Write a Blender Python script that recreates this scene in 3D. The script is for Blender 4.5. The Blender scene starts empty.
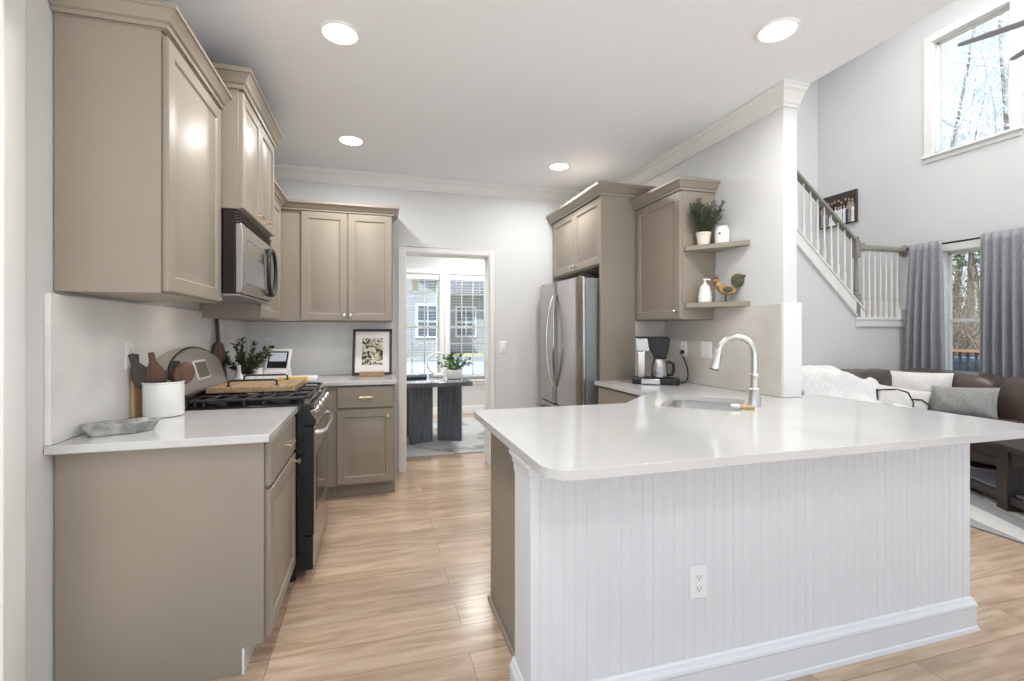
import bpy, bmesh, math, random
from mathutils import Vector, Matrix
RND = random.Random(11)
SC = bpy.context.scene
COL = SC.collection
PI = math.pi
def rad(a): return a*PI/180

# ------------------------------------------------------------------ camera, world, sun, exposure
cam_d = bpy.data.cameras.new('camera'); cam = bpy.data.objects.new('camera', cam_d); COL.objects.link(cam)
cam.location = (0, 0, 1.30); cam.rotation_euler = (rad(90), 0, rad(-16.1))
cam_d.sensor_width = 36; cam_d.lens = 472/1024*36; cam_d.shift_y = -9.0/1024; cam_d.clip_start = .02; cam_d.clip_end = 300
SC.camera = cam
SC.view_settings.view_transform = 'Standard'; SC.view_settings.look = 'None'
SC.view_settings.gamma = 1; SC.view_settings.use_curve_mapping = False
SC.view_settings.exposure = 0.47
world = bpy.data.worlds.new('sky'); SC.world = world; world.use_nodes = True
wn = world.node_tree.nodes; wl = world.node_tree.links
for n in list(wn): wn.remove(n)
w_out = wn.new('ShaderNodeOutputWorld'); w_bg = wn.new('ShaderNodeBackground'); w_tc = wn.new('ShaderNodeTexCoord')
w_sep = wn.new('ShaderNodeSeparateXYZ'); w_ramp = wn.new('ShaderNodeValToRGB')
wl.new(w_tc.outputs['Generated'], w_sep.inputs[0]); wl.new(w_sep.outputs['Z'], w_ramp.inputs[0])
wl.new(w_ramp.outputs[0], w_bg.inputs[0]); wl.new(w_bg.outputs[0], w_out.inputs[0])
w_ramp.color_ramp.elements[0].position = 0.0; w_ramp.color_ramp.elements[0].color = (.86, .91, 1, 1)
w_ramp.color_ramp.elements[1].position = .75; w_ramp.color_ramp.elements[1].color = (.42, .66, 1, 1)
e = w_ramp.color_ramp.elements.new(.3); e.color = (.58, .77, .97, 1)
# sky strength varies by direction, slightly dimmer behind the viewer
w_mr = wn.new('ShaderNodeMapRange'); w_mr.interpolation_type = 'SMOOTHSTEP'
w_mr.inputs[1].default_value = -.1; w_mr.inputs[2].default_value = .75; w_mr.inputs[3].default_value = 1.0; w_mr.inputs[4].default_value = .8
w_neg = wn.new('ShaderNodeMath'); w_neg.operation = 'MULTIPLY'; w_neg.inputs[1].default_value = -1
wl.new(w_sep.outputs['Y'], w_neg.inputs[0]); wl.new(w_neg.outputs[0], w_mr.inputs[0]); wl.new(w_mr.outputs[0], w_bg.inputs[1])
sun_d = bpy.data.lights.new('sun', 'SUN'); sun = bpy.data.objects.new('sun', sun_d); COL.objects.link(sun)
sun_d.energy = 8.0; sun_d.angle = rad(2); sun_d.color = (.97, .985, 1)
sun.rotation_euler = Vector((.40, .36, -.84)).to_track_quat('-Z', 'Y').to_euler()
CAN_W, LIVING_FILL_W, DINING_FILL_W = 8.6, 15.0, 14.0          # watts per lamp: kitchen cans, added living fill, added dining fill

# ------------------------------------------------------------------ materials
def lin(c):
    r = []
    for v in c:
        v /= 255.0
        r.append(v/12.92 if v <= .04045 else ((v+.055)/1.055)**2.4)
    return (r[0], r[1], r[2], 1)
M = {}
def mat(key, col, rough=.5, metal=0.0, var=None, vscale=4, stretch=(1, 1, 1), bump=0, bscale=60, bstretch=None, coat=0, spec=.5, detail=4, ramp=(.35, .65), sheen=0):
    m = bpy.data.materials.new(key); m.use_nodes = True; M[key] = m
    nt = m.node_tree; b = nt.nodes['Principled BSDF']
    b.inputs['Base Color'].default_value = lin(col); b.inputs['Roughness'].default_value = rough
    b.inputs['Metallic'].default_value = metal; b.inputs['Coat Weight'].default_value = coat
    b.inputs['Specular IOR Level'].default_value = spec
    if sheen: b.inputs['Sheen Weight'].default_value = sheen
    tc = nt.nodes.new('ShaderNodeTexCoord')
    def noise(scale, st, det):
        mp = nt.nodes.new('ShaderNodeMapping'); mp.inputs['Scale'].default_value = st
        nz = nt.nodes.new('ShaderNodeTexNoise'); nz.inputs['Scale'].default_value = scale; nz.inputs['Detail'].default_value = det
        nt.links.new(tc.outputs['Object'], mp.inputs[0]); nt.links.new(mp.outputs[0], nz.inputs['Vector'])
        return nz
    if var:
        nz = noise(vscale, stretch, detail); r = nt.nodes.new('ShaderNodeValToRGB')
        r.color_ramp.elements[0].position = ramp[0]; r.color_ramp.elements[1].position = ramp[1]
        r.color_ramp.elements[0].color = lin(col); r.color_ramp.elements[1].color = lin(var)
        nt.links.new(nz.outputs[0], r.inputs[0]); nt.links.new(r.outputs[0], b.inputs['Base Color'])
    if bump:
        nz = noise(bscale, bstretch or stretch, 3); bp = nt.nodes.new('ShaderNodeBump'); bp.inputs['Strength'].default_value = bump
        bp.inputs['Distance'].default_value = .002
        nt.links.new(nz.outputs[0], bp.inputs['Height']); nt.links.new(bp.outputs[0], b.inputs['Normal'])
    return m
mat('wall', (218, 219, 219), .65, var=(215, 216, 216), vscale=1.5, bump=.06, bscale=180)
mat('ceiling', (240, 244, 250), .75, var=(238, 242, 248), vscale=1.2, bump=.08, bscale=220)
mat('trim', (232, 232, 230), .38, bump=.02, bscale=40)
mat('bead', (224, 226, 229), .42, bump=.02, bscale=40)
mat('cab', (153, 143, 130), .4, var=(150, 140, 127), vscale=3, bump=.03, bscale=90)
mat('cabdark', (120, 111, 101), .5)
mat('quartz', (203, 203, 202), .1, var=(198, 198, 196), vscale=2.2, detail=8, ramp=(.45, .6), coat=.15)
mat('splash', (232, 231, 229), .22, var=(216, 215, 214), vscale=2.4, detail=10, ramp=(.5, .72))
mat('splashw', (212, 207, 200), .22, var=(196, 191, 184), vscale=2.4, detail=10, ramp=(.48, .7))
mat('steel', (196, 194, 191), .27, 1.0, var=(186, 184, 182), vscale=10, stretch=(1, 1, .04), bump=.02, bscale=300, bstretch=(1, 1, .02))
mat('steelside', (150, 151, 153), .42, .6, bump=.03, bscale=250)
mat('panelsteel', (206, 200, 192), .38, 1.0, bump=.02, bscale=300)
mat('grille', (84, 76, 70), .4, .3)
mat('chrome', (214, 211, 206), .16, 1.0)
mat('nickel', (214, 210, 204), .3, 1.0)
mat('brass', (214, 196, 165), .28, 1.0)
mat('enamel', (22, 22, 24), .22, coat=.3)
mat('black', (24, 24, 26), .45)
mat('iron', (38, 38, 40), .5, bump=.12, bscale=200)
mat('darkglass', (30, 28, 27), .08, coat=.5)
mat('plastic', (240, 240, 238), .35)
mat('ceramic', (241, 240, 237), .22, coat=.2)
mat('slot', (70, 70, 72), .6)
mat('walnut', (112, 78, 55), .5, var=(78, 52, 37), vscale=7, stretch=(6, 6, .8), bump=.1, bscale=40)
mat('ebony', (72, 60, 52), .5, var=(52, 43, 38), vscale=7, stretch=(6, 6, .8))
mat('oak', (182, 154, 120), .5, var=(152, 122, 90), vscale=6, stretch=(8, .8, 8), bump=.06, bscale=40)
mat('pine', (206, 178, 138), .55, var=(190, 158, 116), vscale=6, stretch=(6, 6, .7))
mat('stone', (186, 186, 182), .6, var=(136, 136, 133), vscale=22, detail=8, ramp=(.4, .62), bump=.3, bscale=90)
mat('leaf', (72, 88, 52), .5, var=(50, 66, 38), vscale=20)
mat('leafgrey', (92, 104, 84), .6, var=(70, 82, 64), vscale=30)
mat('leafbright', (96, 128, 66), .5, var=(66, 96, 46), vscale=14)
mat('stem', (88, 84, 56), .6)
mat('soil', (62, 48, 38), .9)
mat('pot', (226, 218, 205), .6, bump=.1, bscale=80)
mat('leather', (88, 75, 67), .33, var=(70, 59, 52), vscale=6, bump=.35, bscale=30, spec=.6)
mat('linen', (222, 219, 214), .9, var=(212, 209, 204), vscale=60, bump=.25, bscale=260, sheen=.2)
mat('linengrey', (160, 158, 155), .9, var=(140, 138, 136), vscale=50, bump=.3, bscale=240, sheen=.2)
mat('throw', (236, 235, 233), .95, var=(224, 223, 221), vscale=30, bump=.5, bscale=120, sheen=.4)
mat('stripe', (52, 50, 52), .9)
mat('drape', (160, 161, 166), .9, var=(148, 149, 154), vscale=80, stretch=(1, 1, .2), bump=.2, bscale=260, sheen=.2)
mat('charwood', (108, 113, 120), .45, var=(80, 84, 91), vscale=6, stretch=(7, 7, .6), bump=.15, bscale=40)
mat('chartop', (96, 98, 102), .07, var=(84, 86, 90), vscale=6, stretch=(.6, 7, 7), coat=1, spec=.8)
mat('esp', (62, 50, 44), .4, var=(46, 37, 33), vscale=6, stretch=(5, 5, .8), bump=.1, bscale=50)
mat('shelfreflect', (150, 158, 170), .08, coat=.5)  # pale blue paints in the window's reflection on the dark lower shelf
mat('railpaint', (138, 135, 127), .4)
mat('paper', (238, 236, 231), .7)
mat('frame', (42, 34, 29), .4)
mat('roosterbody', (196, 164, 104), .55, var=(120, 92, 54), vscale=40)
mat('roosterdark', (64, 66, 52), .55, var=(92, 88, 64), vscale=40)
mat('red', (150, 52, 40), .5)
mat('siding', (152, 155, 160), .8, bump=.1)
mat('siding2', (166, 160, 152), .8)
mat('shingle', (96, 98, 104), .9, var=(80, 82, 88), vscale=8)
mat('housewin', (70, 84, 100), .15, coat=.4)
mat('lawn', (150, 142, 108), .95, var=(116, 118, 78), vscale=.6, detail=8)
mat('drive', (160, 168, 178), .9, var=(150, 158, 168), vscale=1)
mat('reflector', (222, 222, 222), .9, var=(214, 214, 214), vscale=2)  # for the added slab that bounces sunlight indoors
mat('bark', (128, 116, 104), .9, var=(98, 88, 78), vscale=5)
mat('twig', (226, 228, 232), .9)
mat('brush', (150, 134, 118), .9, var=(112, 98, 86), vscale=2)
mat('pinegreen', (96, 122, 76), .9, var=(70, 96, 56), vscale=3)
mat('deckwood', (150, 118, 88), .8)
mat('carblue', (64, 92, 128), .25, coat=.6)
mat('carglass', (40, 48, 58), .08, coat=.4)
mat('tyre', (30, 30, 32), .8)
mat('blue', (58, 68, 92), .7); mat('skin', (196, 160, 138), .7); mat('canvasdark', (78, 66, 58), .8, var=(48, 42, 40), vscale=18)
mat('white', (240, 240, 240), .7); mat('amber', (224, 178, 96), .6)
mat('fan', (150, 150, 153), .4); mat('lanterncream', (236, 226, 200), .4)  # lantern glass in one even cream
def emit(key, col, st):
    m = bpy.data.materials.new(key); m.use_nodes = True; M[key] = m
    b = m.node_tree.nodes['Principled BSDF']; b.inputs['Base Color'].default_value = lin(col)
    b.inputs['Emission Color'].default_value = lin(col); b.inputs['Emission Strength'].default_value = st
emit('lens', (255, 250, 240), 9); emit('hoodlens', (255, 240, 214), 3)
def glassmat():
    m = bpy.data.materials.new('pane'); m.use_nodes = True; M['pane'] = m; nt = m.node_tree
    for n in list(nt.nodes): nt.nodes.remove(n)
    o = nt.nodes.new('ShaderNodeOutputMaterial'); mx = nt.nodes.new('ShaderNodeMixShader'); tr = nt.nodes.new('ShaderNodeBsdfTransparent'); gl = nt.nodes.new('ShaderNodeBsdfGlossy')
    tr.inputs[0].default_value = (.97, .98, .98, 1); gl.inputs['Roughness'].default_value = .02; mx.inputs[0].default_value = .06
    nt.links.new(tr.outputs[0], mx.inputs[1]); nt.links.new(gl.outputs[0], mx.inputs[2]); nt.links.new(mx.outputs[0], o.inputs[0])
glassmat()
def floormat():
    m = bpy.data.materials.new('oakfloor'); m.use_nodes = True; M['oakfloor'] = m; nt = m.node_tree; L = nt.links; b = nt.nodes['Principled BSDF']
    tc = nt.nodes.new('ShaderNodeTexCoord'); br = nt.nodes.new('ShaderNodeTexBrick'); br.offset = .37; br.offset_frequency = 2
    br.inputs['Scale'].default_value = 1; br.inputs['Brick Width'].default_value = 1.22; br.inputs['Row Height'].default_value = .18
    br.inputs['Mortar Size'].default_value = .0012; br.inputs['Mortar Smooth'].default_value = .2
    br.inputs['Color1'].default_value = (.2, .2, .2, 1); br.inputs['Color2'].default_value = (.8, .8, .8, 1); br.inputs['Mortar'].default_value = (0, 0, 0, 1)
    L.new(tc.outputs['Object'], br.inputs['Vector'])
    # grain that shifts from plank to plank
    add = nt.nodes.new('ShaderNodeVectorMath'); add.operation = 'MULTIPLY_ADD'; add.inputs[1].default_value = (7, 3, 5)
    L.new(br.outputs['Color'], add.inputs[0]); L.new(tc.outputs['Object'], add.inputs[2])
    mp = nt.nodes.new('ShaderNodeMapping'); mp.inputs['Scale'].default_value = (1.1, 9, 1); L.new(add.outputs[0], mp.inputs[0])
    nz = nt.nodes.new('ShaderNodeTexNoise'); nz.inputs['Scale'].default_value = 2.2; nz.inputs['Detail'].default_value = 7; nz.inputs['Distortion'].default_value = 1.1
    L.new(mp.outputs[0], nz.inputs['Vector'])
    r = nt.nodes.new('ShaderNodeValToRGB'); r.color_ramp.elements[0].position = .3; r.color_ramp.elements[1].position = .72
    r.color_ramp.elements[0].color = lin((166, 141, 118)); r.color_ramp.elements[1].color = lin((203, 180, 157))
    L.new(nz.outputs[0], r.inputs[0])
    hs = nt.nodes.new('ShaderNodeHueSaturation'); mr = nt.nodes.new('ShaderNodeMapRange'); mr.inputs[1].default_value = .2; mr.inputs[2].default_value = .8
    mr.inputs[3].default_value = .9; mr.inputs[4].default_value = 1.08
    L.new(br.outputs['Color'], mr.inputs[0]); L.new(mr.outputs[0], hs.inputs['Value']); L.new(r.outputs[0], hs.inputs['Color'])
    mx = nt.nodes.new('ShaderNodeMix'); mx.data_type = 'RGBA'; mx.inputs['B'].default_value = lin((120, 92, 66))
    L.new(br.outputs['Fac'], mx.inputs['Factor']); L.new(hs.outputs[0], mx.inputs['A']); L.new(mx.outputs['Result'], b.inputs['Base Color'])
    b.inputs['Roughness'].default_value = .22
    bp = nt.nodes.new('ShaderNodeBump'); bp.inputs['Strength'].default_value = .05; bp.inputs['Distance'].default_value = .002
    L.new(nz.outputs[0], bp.inputs['Height']); L.new(bp.outputs[0], b.inputs['Normal'])
floormat()
def rugmat(key, base, dark, scale, swoosh):
    m = bpy.data.materials.new(key); m.use_nodes = True; M[key] = m; nt = m.node_tree; L = nt.links; b = nt.nodes['Principled BSDF']; b.inputs['Roughness'].default_value = .95
    tc = nt.nodes.new('ShaderNodeTexCoord'); w = nt.nodes.new('ShaderNodeTexWave' if swoosh else 'ShaderNodeTexNoise')
    w.inputs['Scale'].default_value = scale
    if swoosh: w.wave_type = 'RINGS'; w.rings_direction = 'SPHERICAL'
    w.inputs['Distortion' if swoosh else 'Detail'].default_value = 3.5 if swoosh else 8
    L.new(tc.outputs['Object'], w.inputs['Vector'])
    r = nt.nodes.new('ShaderNodeValToRGB'); r.color_ramp.elements[0].position = .5; r.color_ramp.elements[1].position = .56 if swoosh else .66
    r.color_ramp.elements[0].color = lin(base); r.color_ramp.elements[1].color = lin(dark)
    L.new(w.outputs['Fac'], r.inputs[0])
    n2 = nt.nodes.new('ShaderNodeTexNoise'); n2.inputs['Scale'].default_value = 70; L.new(tc.outputs['Object'], n2.inputs['Vector'])
    mx = nt.nodes.new('ShaderNodeMix'); mx.data_type = 'RGBA'; mx.blend_type = 'MULTIPLY'; mx.inputs['Factor'].default_value = .35
    L.new(r.outputs[0], mx.inputs['A']); L.new(n2.outputs[0], mx.inputs['B']); L.new(mx.outputs['Result'], b.inputs['Base Color'])
    bp = nt.nodes.new('ShaderNodeBump'); bp.inputs['Strength'].default_value = .4; L.new(n2.outputs[0], bp.inputs['Height']); L.new(bp.outputs[0], b.inputs['Normal'])
rugmat('rugpattern', (226, 224, 219), (168, 168, 168), .85, True)
rugmat('ruggrey', (206, 206, 204), (150, 154, 156), 3.0, False)
def printmat():
    m = bpy.data.materials.new('woodcut'); m.use_nodes = True; M['woodcut'] = m; nt = m.node_tree; L = nt.links; b = nt.nodes['Principled BSDF']; b.inputs['Roughness'].default_value = .6
    tc = nt.nodes.new('ShaderNodeTexCoord'); n = nt.nodes.new('ShaderNodeTexNoise'); n.inputs['Scale'].default_value = 26; n.inputs['Detail'].default_value = 4; n.inputs['Distortion'].default_value = 1.5
    r = nt.nodes.new('ShaderNodeValToRGB'); r.color_ramp.interpolation = 'CONSTANT'
    r.color_ramp.elements[0].color = lin((48, 46, 44)); r.color_ramp.elements[1].position = .45; r.color_ramp.elements[1].color = lin((196, 184, 158))
    e = r.color_ramp.elements.new(.54); e.color = lin((226, 222, 212))
    L.new(tc.outputs['Object'], n.inputs['Vector']); L.new(n.outputs[0], r.inputs[0]); L.new(r.outputs[0], b.inputs['Base Color'])
printmat()

# ------------------------------------------------------------------ mesh builder
WM = {}
def tag(o, label=None, cat=None, group=None, kind=None):
    if label: o['label'] = label
    if cat: o['category'] = cat
    if group: o['group'] = group
    if kind: o['kind'] = kind
    return o
def thing(name, label, cat, loc=(0, 0, 0), rz=0, group=None):
    o = bpy.data.objects.new(name, None); COL.objects.link(o); o.empty_display_size = .05
    o.location = loc; o.rotation_euler = (0, 0, rz)
    WM[o.name] = Matrix.Translation(Vector(loc)) @ Matrix.Rotation(rz, 4, 'Z')
    return tag(o, label, cat, group)
class MB:
    def __init__(s): s.v = []; s.f = []; s.mi = []; s.m = Matrix.Identity(4); s.cur = 0
    def add(s, vs, fs):
        k = len(s.v); s.v += [s.m @ Vector(p) for p in vs]
        for f in fs: s.f.append([k+i for i in f]); s.mi.append(s.cur)
        return s
    def box(s, x0, x1, y0, y1, z0, z1):
        return s.add([(x0, y0, z0), (x1, y0, z0), (x1, y1, z0), (x0, y1, z0), (x0, y0, z1), (x1, y0, z1), (x1, y1, z1), (x0, y1, z1)],
                     [(3, 2, 1, 0), (4, 5, 6, 7), (0, 1, 5, 4), (1, 2, 6, 5), (2, 3, 7, 6), (3, 0, 4, 7)])
    def extr(s, poly, vec):
        n = len(poly); a = [Vector(p) for p in poly]; b = [p+Vector(vec) for p in a]
        return s.add(a+b, [list(range(n))[::-1], list(range(n, 2*n))]+[(i, (i+1) % n, n+(i+1) % n, n+i) for i in range(n)])
    def prism(s, poly, z0, z1): return s.extr([(x, y, z0) for x, y in poly], (0, 0, z1-z0))
    def tube(s, pts, r, n=8, closed=False, flat=1.0):
        P = [Vector(p) for p in pts]; N = len(P); rs = r if isinstance(r, (list, tuple)) else [r]*N
        vs = []; prev = None
        for i in range(N):
            if closed: t = P[(i+1) % N]-P[i-1]
            else: t = P[min(i+1, N-1)]-P[max(i-1, 0)]
            t.normalize()
            if prev is None:
                a = Vector((0, 0, 1)) if abs(t.z) < .9 else Vector((1, 0, 0)); u = t.cross(a).normalized()
            else:
                u = prev-t*prev.dot(t)
                u = u.normalized() if u.length > 1e-6 else t.orthogonal().normalized()
            prev = u; w = t.cross(u)
            for j in range(n):
                a = 2*PI*j/n; vs.append(P[i]+(u*math.cos(a)+w*math.sin(a)*flat)*rs[i])
        fs = []
        for i in range(N if closed else N-1):
            for j in range(n):
                a = i*n; b = ((i+1) % N)*n; fs.append((a+j, a+(j+1) % n, b+(j+1) % n, b+j))
        if not closed: fs += [list(range(n))[::-1], list(range((N-1)*n, N*n))]
        return s.add(vs, fs)
    def cyl(s, p0, p1, r, r1=None, n=20): return s.tube([p0, p1], [r, r if r1 is None else r1], n)
    def lathe(s, c, prof, n=28, axis='Z'):
        vs = []; c = Vector(c)
        for r, z in prof:
            for j in range(n):
                a = 2*PI*j/n; x, y = r*math.cos(a), r*math.sin(a)
                vs.append(c+(Vector((x, y, z)) if axis == 'Z' else Vector((z, x, y)) if axis == 'X' else Vector((x, z, y))))
        fs = []; N = len(prof)
        for i in range(N-1):
            for j in range(n): fs.append((i*n+j, i*n+(j+1) % n, (i+1)*n+(j+1) % n, (i+1)*n+j))
        fs += [list(range(n))[::-1], list(range((N-1)*n, N*n))]
        return s.add(vs, fs)
    def ball(s, c, r, nu=14, nv=9):
        rx, ry, rz = r if isinstance(r, (tuple, list)) else (r, r, r); vs = []; c = Vector(c)
        for i in range(1, nv):
            ph = PI*i/nv
            for j in range(nu):
                a = 2*PI*j/nu; vs.append(c+Vector((rx*math.sin(ph)*math.cos(a), ry*math.sin(ph)*math.sin(a), rz*math.cos(ph))))
        fs = [(i*nu+j, (i+1)*nu+j, (i+1)*nu+(j+1) % nu, i*nu+(j+1) % nu) for i in range(nv-2) for j in range(nu)]
        k = len(vs); vs += [c+Vector((0, 0, rz)), c-Vector((0, 0, rz))]
        fs += [(k, j, (j+1) % nu) for j in range(nu)]+[(k+1, (nv-2)*nu+(j+1) % nu, (nv-2)*nu+j) for j in range(nu)]
        return s.add(vs, fs)
    def loops(s, o, u, v, n, w, h, lv):          # nested rectangles: (inset, depth) levels, last one closed
        o, u, v, n = Vector(o), Vector(u), Vector(v), Vector(n); vs = []
        for i, d in lv:
            for a, b in ((i, i), (w-i, i), (w-i, h-i), (i, h-i)): vs.append(o+u*a+v*b+n*d)
        fs = [(k*4+j, k*4+(j+1) % 4, k*4+4+(j+1) % 4, k*4+4+j) for k in range(len(lv)-1) for j in range(4)]
        fs += [(3, 2, 1, 0), tuple(len(lv)*4-4+j for j in range(4))]
        return s.add(vs, fs)
    def door(s, o, u, n, w, h, t=.02, fr=.055):
        return s.loops(o, u, (0, 0, 1), n, w, h, [(0, 0), (0, t-.004), (.004, t), (fr, t), (fr+.007, t-.008), (fr+.02, t-.008), (fr+.042, t-.001)])
    def drawer(s, o, u, n, w, h, t=.02): return s.loops(o, u, (0, 0, 1), n, w, h, [(0, 0), (0, t-.006), (.006, t)])
    def sweep(s, path, prof, side=1, z=0, closed=False):    # prof: (out, dz) closed outline; out to the right of travel when side=1
        P = [Vector((p[0], p[1])) for p in path]; N = len(P); vs = []; K = len(prof)
        def nrm(a, b):
            d = (b-a).normalized(); return Vector((d.y, -d.x))*side
        for i in range(N):
            if closed or 0 < i < N-1:
                n1 = nrm(P[i-1], P[i]); n2 = nrm(P[i], P[(i+1) % N]); mv = (n1+n2); mv = mv/(max(.3, mv.dot(n1)))
            else: mv = nrm(P[0], P[1]) if i == 0 else nrm(P[N-2], P[N-1])
            for o_, dz in prof: vs.append((P[i].x+mv.x*o_, P[i].y+mv.y*o_, z+dz))
        fs = []
        for i in range(N if closed else N-1):
            a = i*K; b = ((i+1) % N)*K
            for j in range(K): fs.append((a+j, a+(j+1) % K, b+(j+1) % K, b+j))
        if not closed: fs += [list(range(K))[::-1], list(range((N-1)*K, N*K))]
        return s.add(vs, fs)
    def grid(s, fn, nu, nv, closed_u=False):
        vs = [fn(i/nu, j/nv) for j in range(nv+1) for i in range(nu+1)]
        return s.add(vs, [(j*(nu+1)+i, j*(nu+1)+i+1, (j+1)*(nu+1)+i+1, (j+1)*(nu+1)+i) for j in range(nv) for i in range(nu)])
    def pillow(s, w, h, t, n=14, pinch=.06, p=2.4):   # local: width x, height z, thickness y
        def pt(sg):
            def f(a, b):
                x, z = 2*a-1, 2*b-1
                pr = max(0, (1-abs(x)**p))**.55*max(0, (1-abs(z)**p))**.55
                k = 1-pinch*(1-abs(x)**2)*abs(z)**3; l = 1-pinch*(1-abs(z)**2)*abs(x)**3
                wr = .012*math.sin(9*x+5*z)*pr
                return (x*w/2*l, sg*(t/2*pr+wr*.5+.003), z*h/2*k)
            return f
        s.grid(pt(-1), n, n); s.grid(pt(1), n, n); return s
    def build(s, name, mats, parent=None, local=False, bevel=0, seg=2, angle=35, smooth=True, subsurf=0, solid=0, weld=True):
        me = bpy.data.meshes.new(name); vs = s.v; loc = Vector((0, 0, 0))
        if parent is not None:
            if not local:
                inv = WM[parent.name].inverted(); vs = [inv @ p for p in vs]
        elif not local:
            xs = [p.x for p in vs]; ys = [p.y for p in vs]; zs = [p.z for p in vs]
            loc = Vector(((min(xs)+max(xs))/2, (min(ys)+max(ys))/2, min(zs))); vs = [p-loc for p in vs]
        me.from_pydata([tuple(p) for p in vs], [], s.f)
        if not isinstance(mats, (list, tuple)): mats = [mats]
        for k in mats: me.materials.append(M[k])
        for p, i in zip(me.polygons, s.mi): p.material_index = i
        bm = bmesh.new(); bm.from_mesh(me)
        if weld: bmesh.ops.remove_doubles(bm, verts=bm.verts, dist=1e-5)
        bmesh.ops.recalc_face_normals(bm, faces=bm.faces); bm.to_mesh(me); bm.free()
        if smooth:
            for p in me.polygons: p.use_smooth = True
            me.set_sharp_from_angle(angle=rad(angle))
        o = bpy.data.objects.new(name, me); COL.objects.link(o)
        if parent is not None:
            o.parent = parent; WM[o.name] = WM[parent.name]
        else:
            o.location = loc; WM[o.name] = Matrix.Translation(loc)
        if solid:
            md = o.modifiers.new('thick', 'SOLIDIFY'); md.thickness = solid; md.offset = 0
        if bevel:
            md = o.modifiers.new('edge', 'BEVEL'); md.width = bevel; md.segments = seg; md.limit_method = 'ANGLE'; md.angle_limit = rad(40)
        if subsurf:
            md = o.modifiers.new('round', 'SUBSURF'); md.levels = subsurf; md.render_levels = subsurf
        return o
def struct(name, mb, m, parent=None, label=None, **k):
    o = mb.build(name, m, parent, **k)
    if parent is None: tag(o, label or name.replace('_', ' '), name.split('_')[0], kind='structure')
    return o
def copy_tree(o, parent=None):
    c = o.copy(); COL.objects.link(c)
    if parent is not None: c.parent = parent
    for ch in list(o.children): copy_tree(ch, c)
    return c
def arc(c, r, a0, a1, n, ax=(1, 0, 0), ay=(0, 0, 1)):
    c, ax, ay = Vector(c), Vector(ax), Vector(ay)
    return [c+ax*r*math.cos(a0+(a1-a0)*i/n)+ay*r*math.sin(a0+(a1-a0)*i/n) for i in range(n+1)]
def rrect(w, h, r, n=5):
    pts = []
    for cx, cy, a in ((w/2-r, h/2-r, 0), (-w/2+r, h/2-r, PI/2), (-w/2+r, -h/2+r, PI), (w/2-r, -h/2+r, 1.5*PI)):
        for i in range(n+1): pts.append((cx+r*math.cos(a+PI/2*i/n), cy+r*math.sin(a+PI/2*i/n)))
    return pts

# ------------------------------------------------------------------ the shell
XL, XR, XR2, YB, ZC, YE = -1.07, 2.29, 2.39, 4.48, 2.72, 2.21
XW, YS, YT, ZG = 6.45, 4.36, 5.6, 5.6        # window wall, stair wall, wall behind the stair, tall ceiling
WT = .14
struct('floor', MB().box(-2.4, XW+.02, -2.6, 7.45, -.12, 0), 'oakfloor', label='wood plank floor running through the rooms', smooth=False)
struct('wall_left', MB().box(XL-WT, XL, 1.76, YB+WT, 0, ZC).box(XL-WT, XL, .6, 1.76, 2.45, ZC), 'wall', label='off white kitchen wall on the left', smooth=False)
struct('trim_1', MB().box(XL-.001, XL+.014, 1.755, 1.85, 0, 2.55).box(XL-WT, XL+.002, 1.747, 1.761, 0, 2.45), 'trim', label='white casing of the opening in the left wall', bevel=.004)
DX0, DX1, DZ = .262, 1.062, 2.035
struct('wall_back', MB().box(XL-WT, DX0, YB, YB+WT, 0, ZC).box(DX1, XR2, YB, YB+WT, 0, ZC).box(DX0, DX1, YB, YB+WT, DZ, ZC), 'wall', label='off white kitchen wall at the back with a doorway', smooth=False)
struct('wall_right', MB().box(XR, XR2, YE, YB, 0, ZC), 'wall', label='off white kitchen wall on the right ending in a square edge', bevel=.003)
struct('ceiling', MB().box(-2.4, XR2, -2.6, YB+WT, ZC, ZC+.3), 'ceiling', label='flat off white kitchen ceiling', smooth=False)
mb = MB()
for x0, x1 in ((DX0-.062, DX0), (DX1, DX1+.05)): mb.box(x0, x1, YB-.016, YB, 0, DZ+.05)
mb.box(DX0, DX1, YB-.016, YB, DZ, DZ+.05)
mb.box(DX0-.004, DX0+.012, YB-.004, YB+WT+.004, 0, DZ).box(DX1-.012, DX1+.004, YB-.004, YB+WT+.004, 0, DZ).box(DX0, DX1, YB-.004, YB+WT+.004, DZ-.012, DZ+.004)
struct('door_1', mb, 'trim', label='white cased doorway into the dining room', bevel=.003)
CROWN = [(0, -.105), (.012, -.105), (.014, -.092), (.022, -.086), (.03, -.07), (.055, -.034), (.07, -.026), (.076, -.014), (.084, -.012), (.084, 0), (0, 0)]
struct('trim_2', MB().sweep([(XL, 1.78), (XL, YB), (XR, YB), (XR, YE), (XR2, YE)], CROWN, 1, ZC), 'trim', label='white crown moulding round the kitchen', angle=20)
BASE = [(0, 0), (.014, 0), (.014, .09), (.01, .1), (.008, .115), (0, .12)]
struct('baseboard_back', MB().sweep([(DX1+.05, YB), (1.5, YB)], BASE, 1), 'trim', label='white baseboard right of the doorway')
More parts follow.
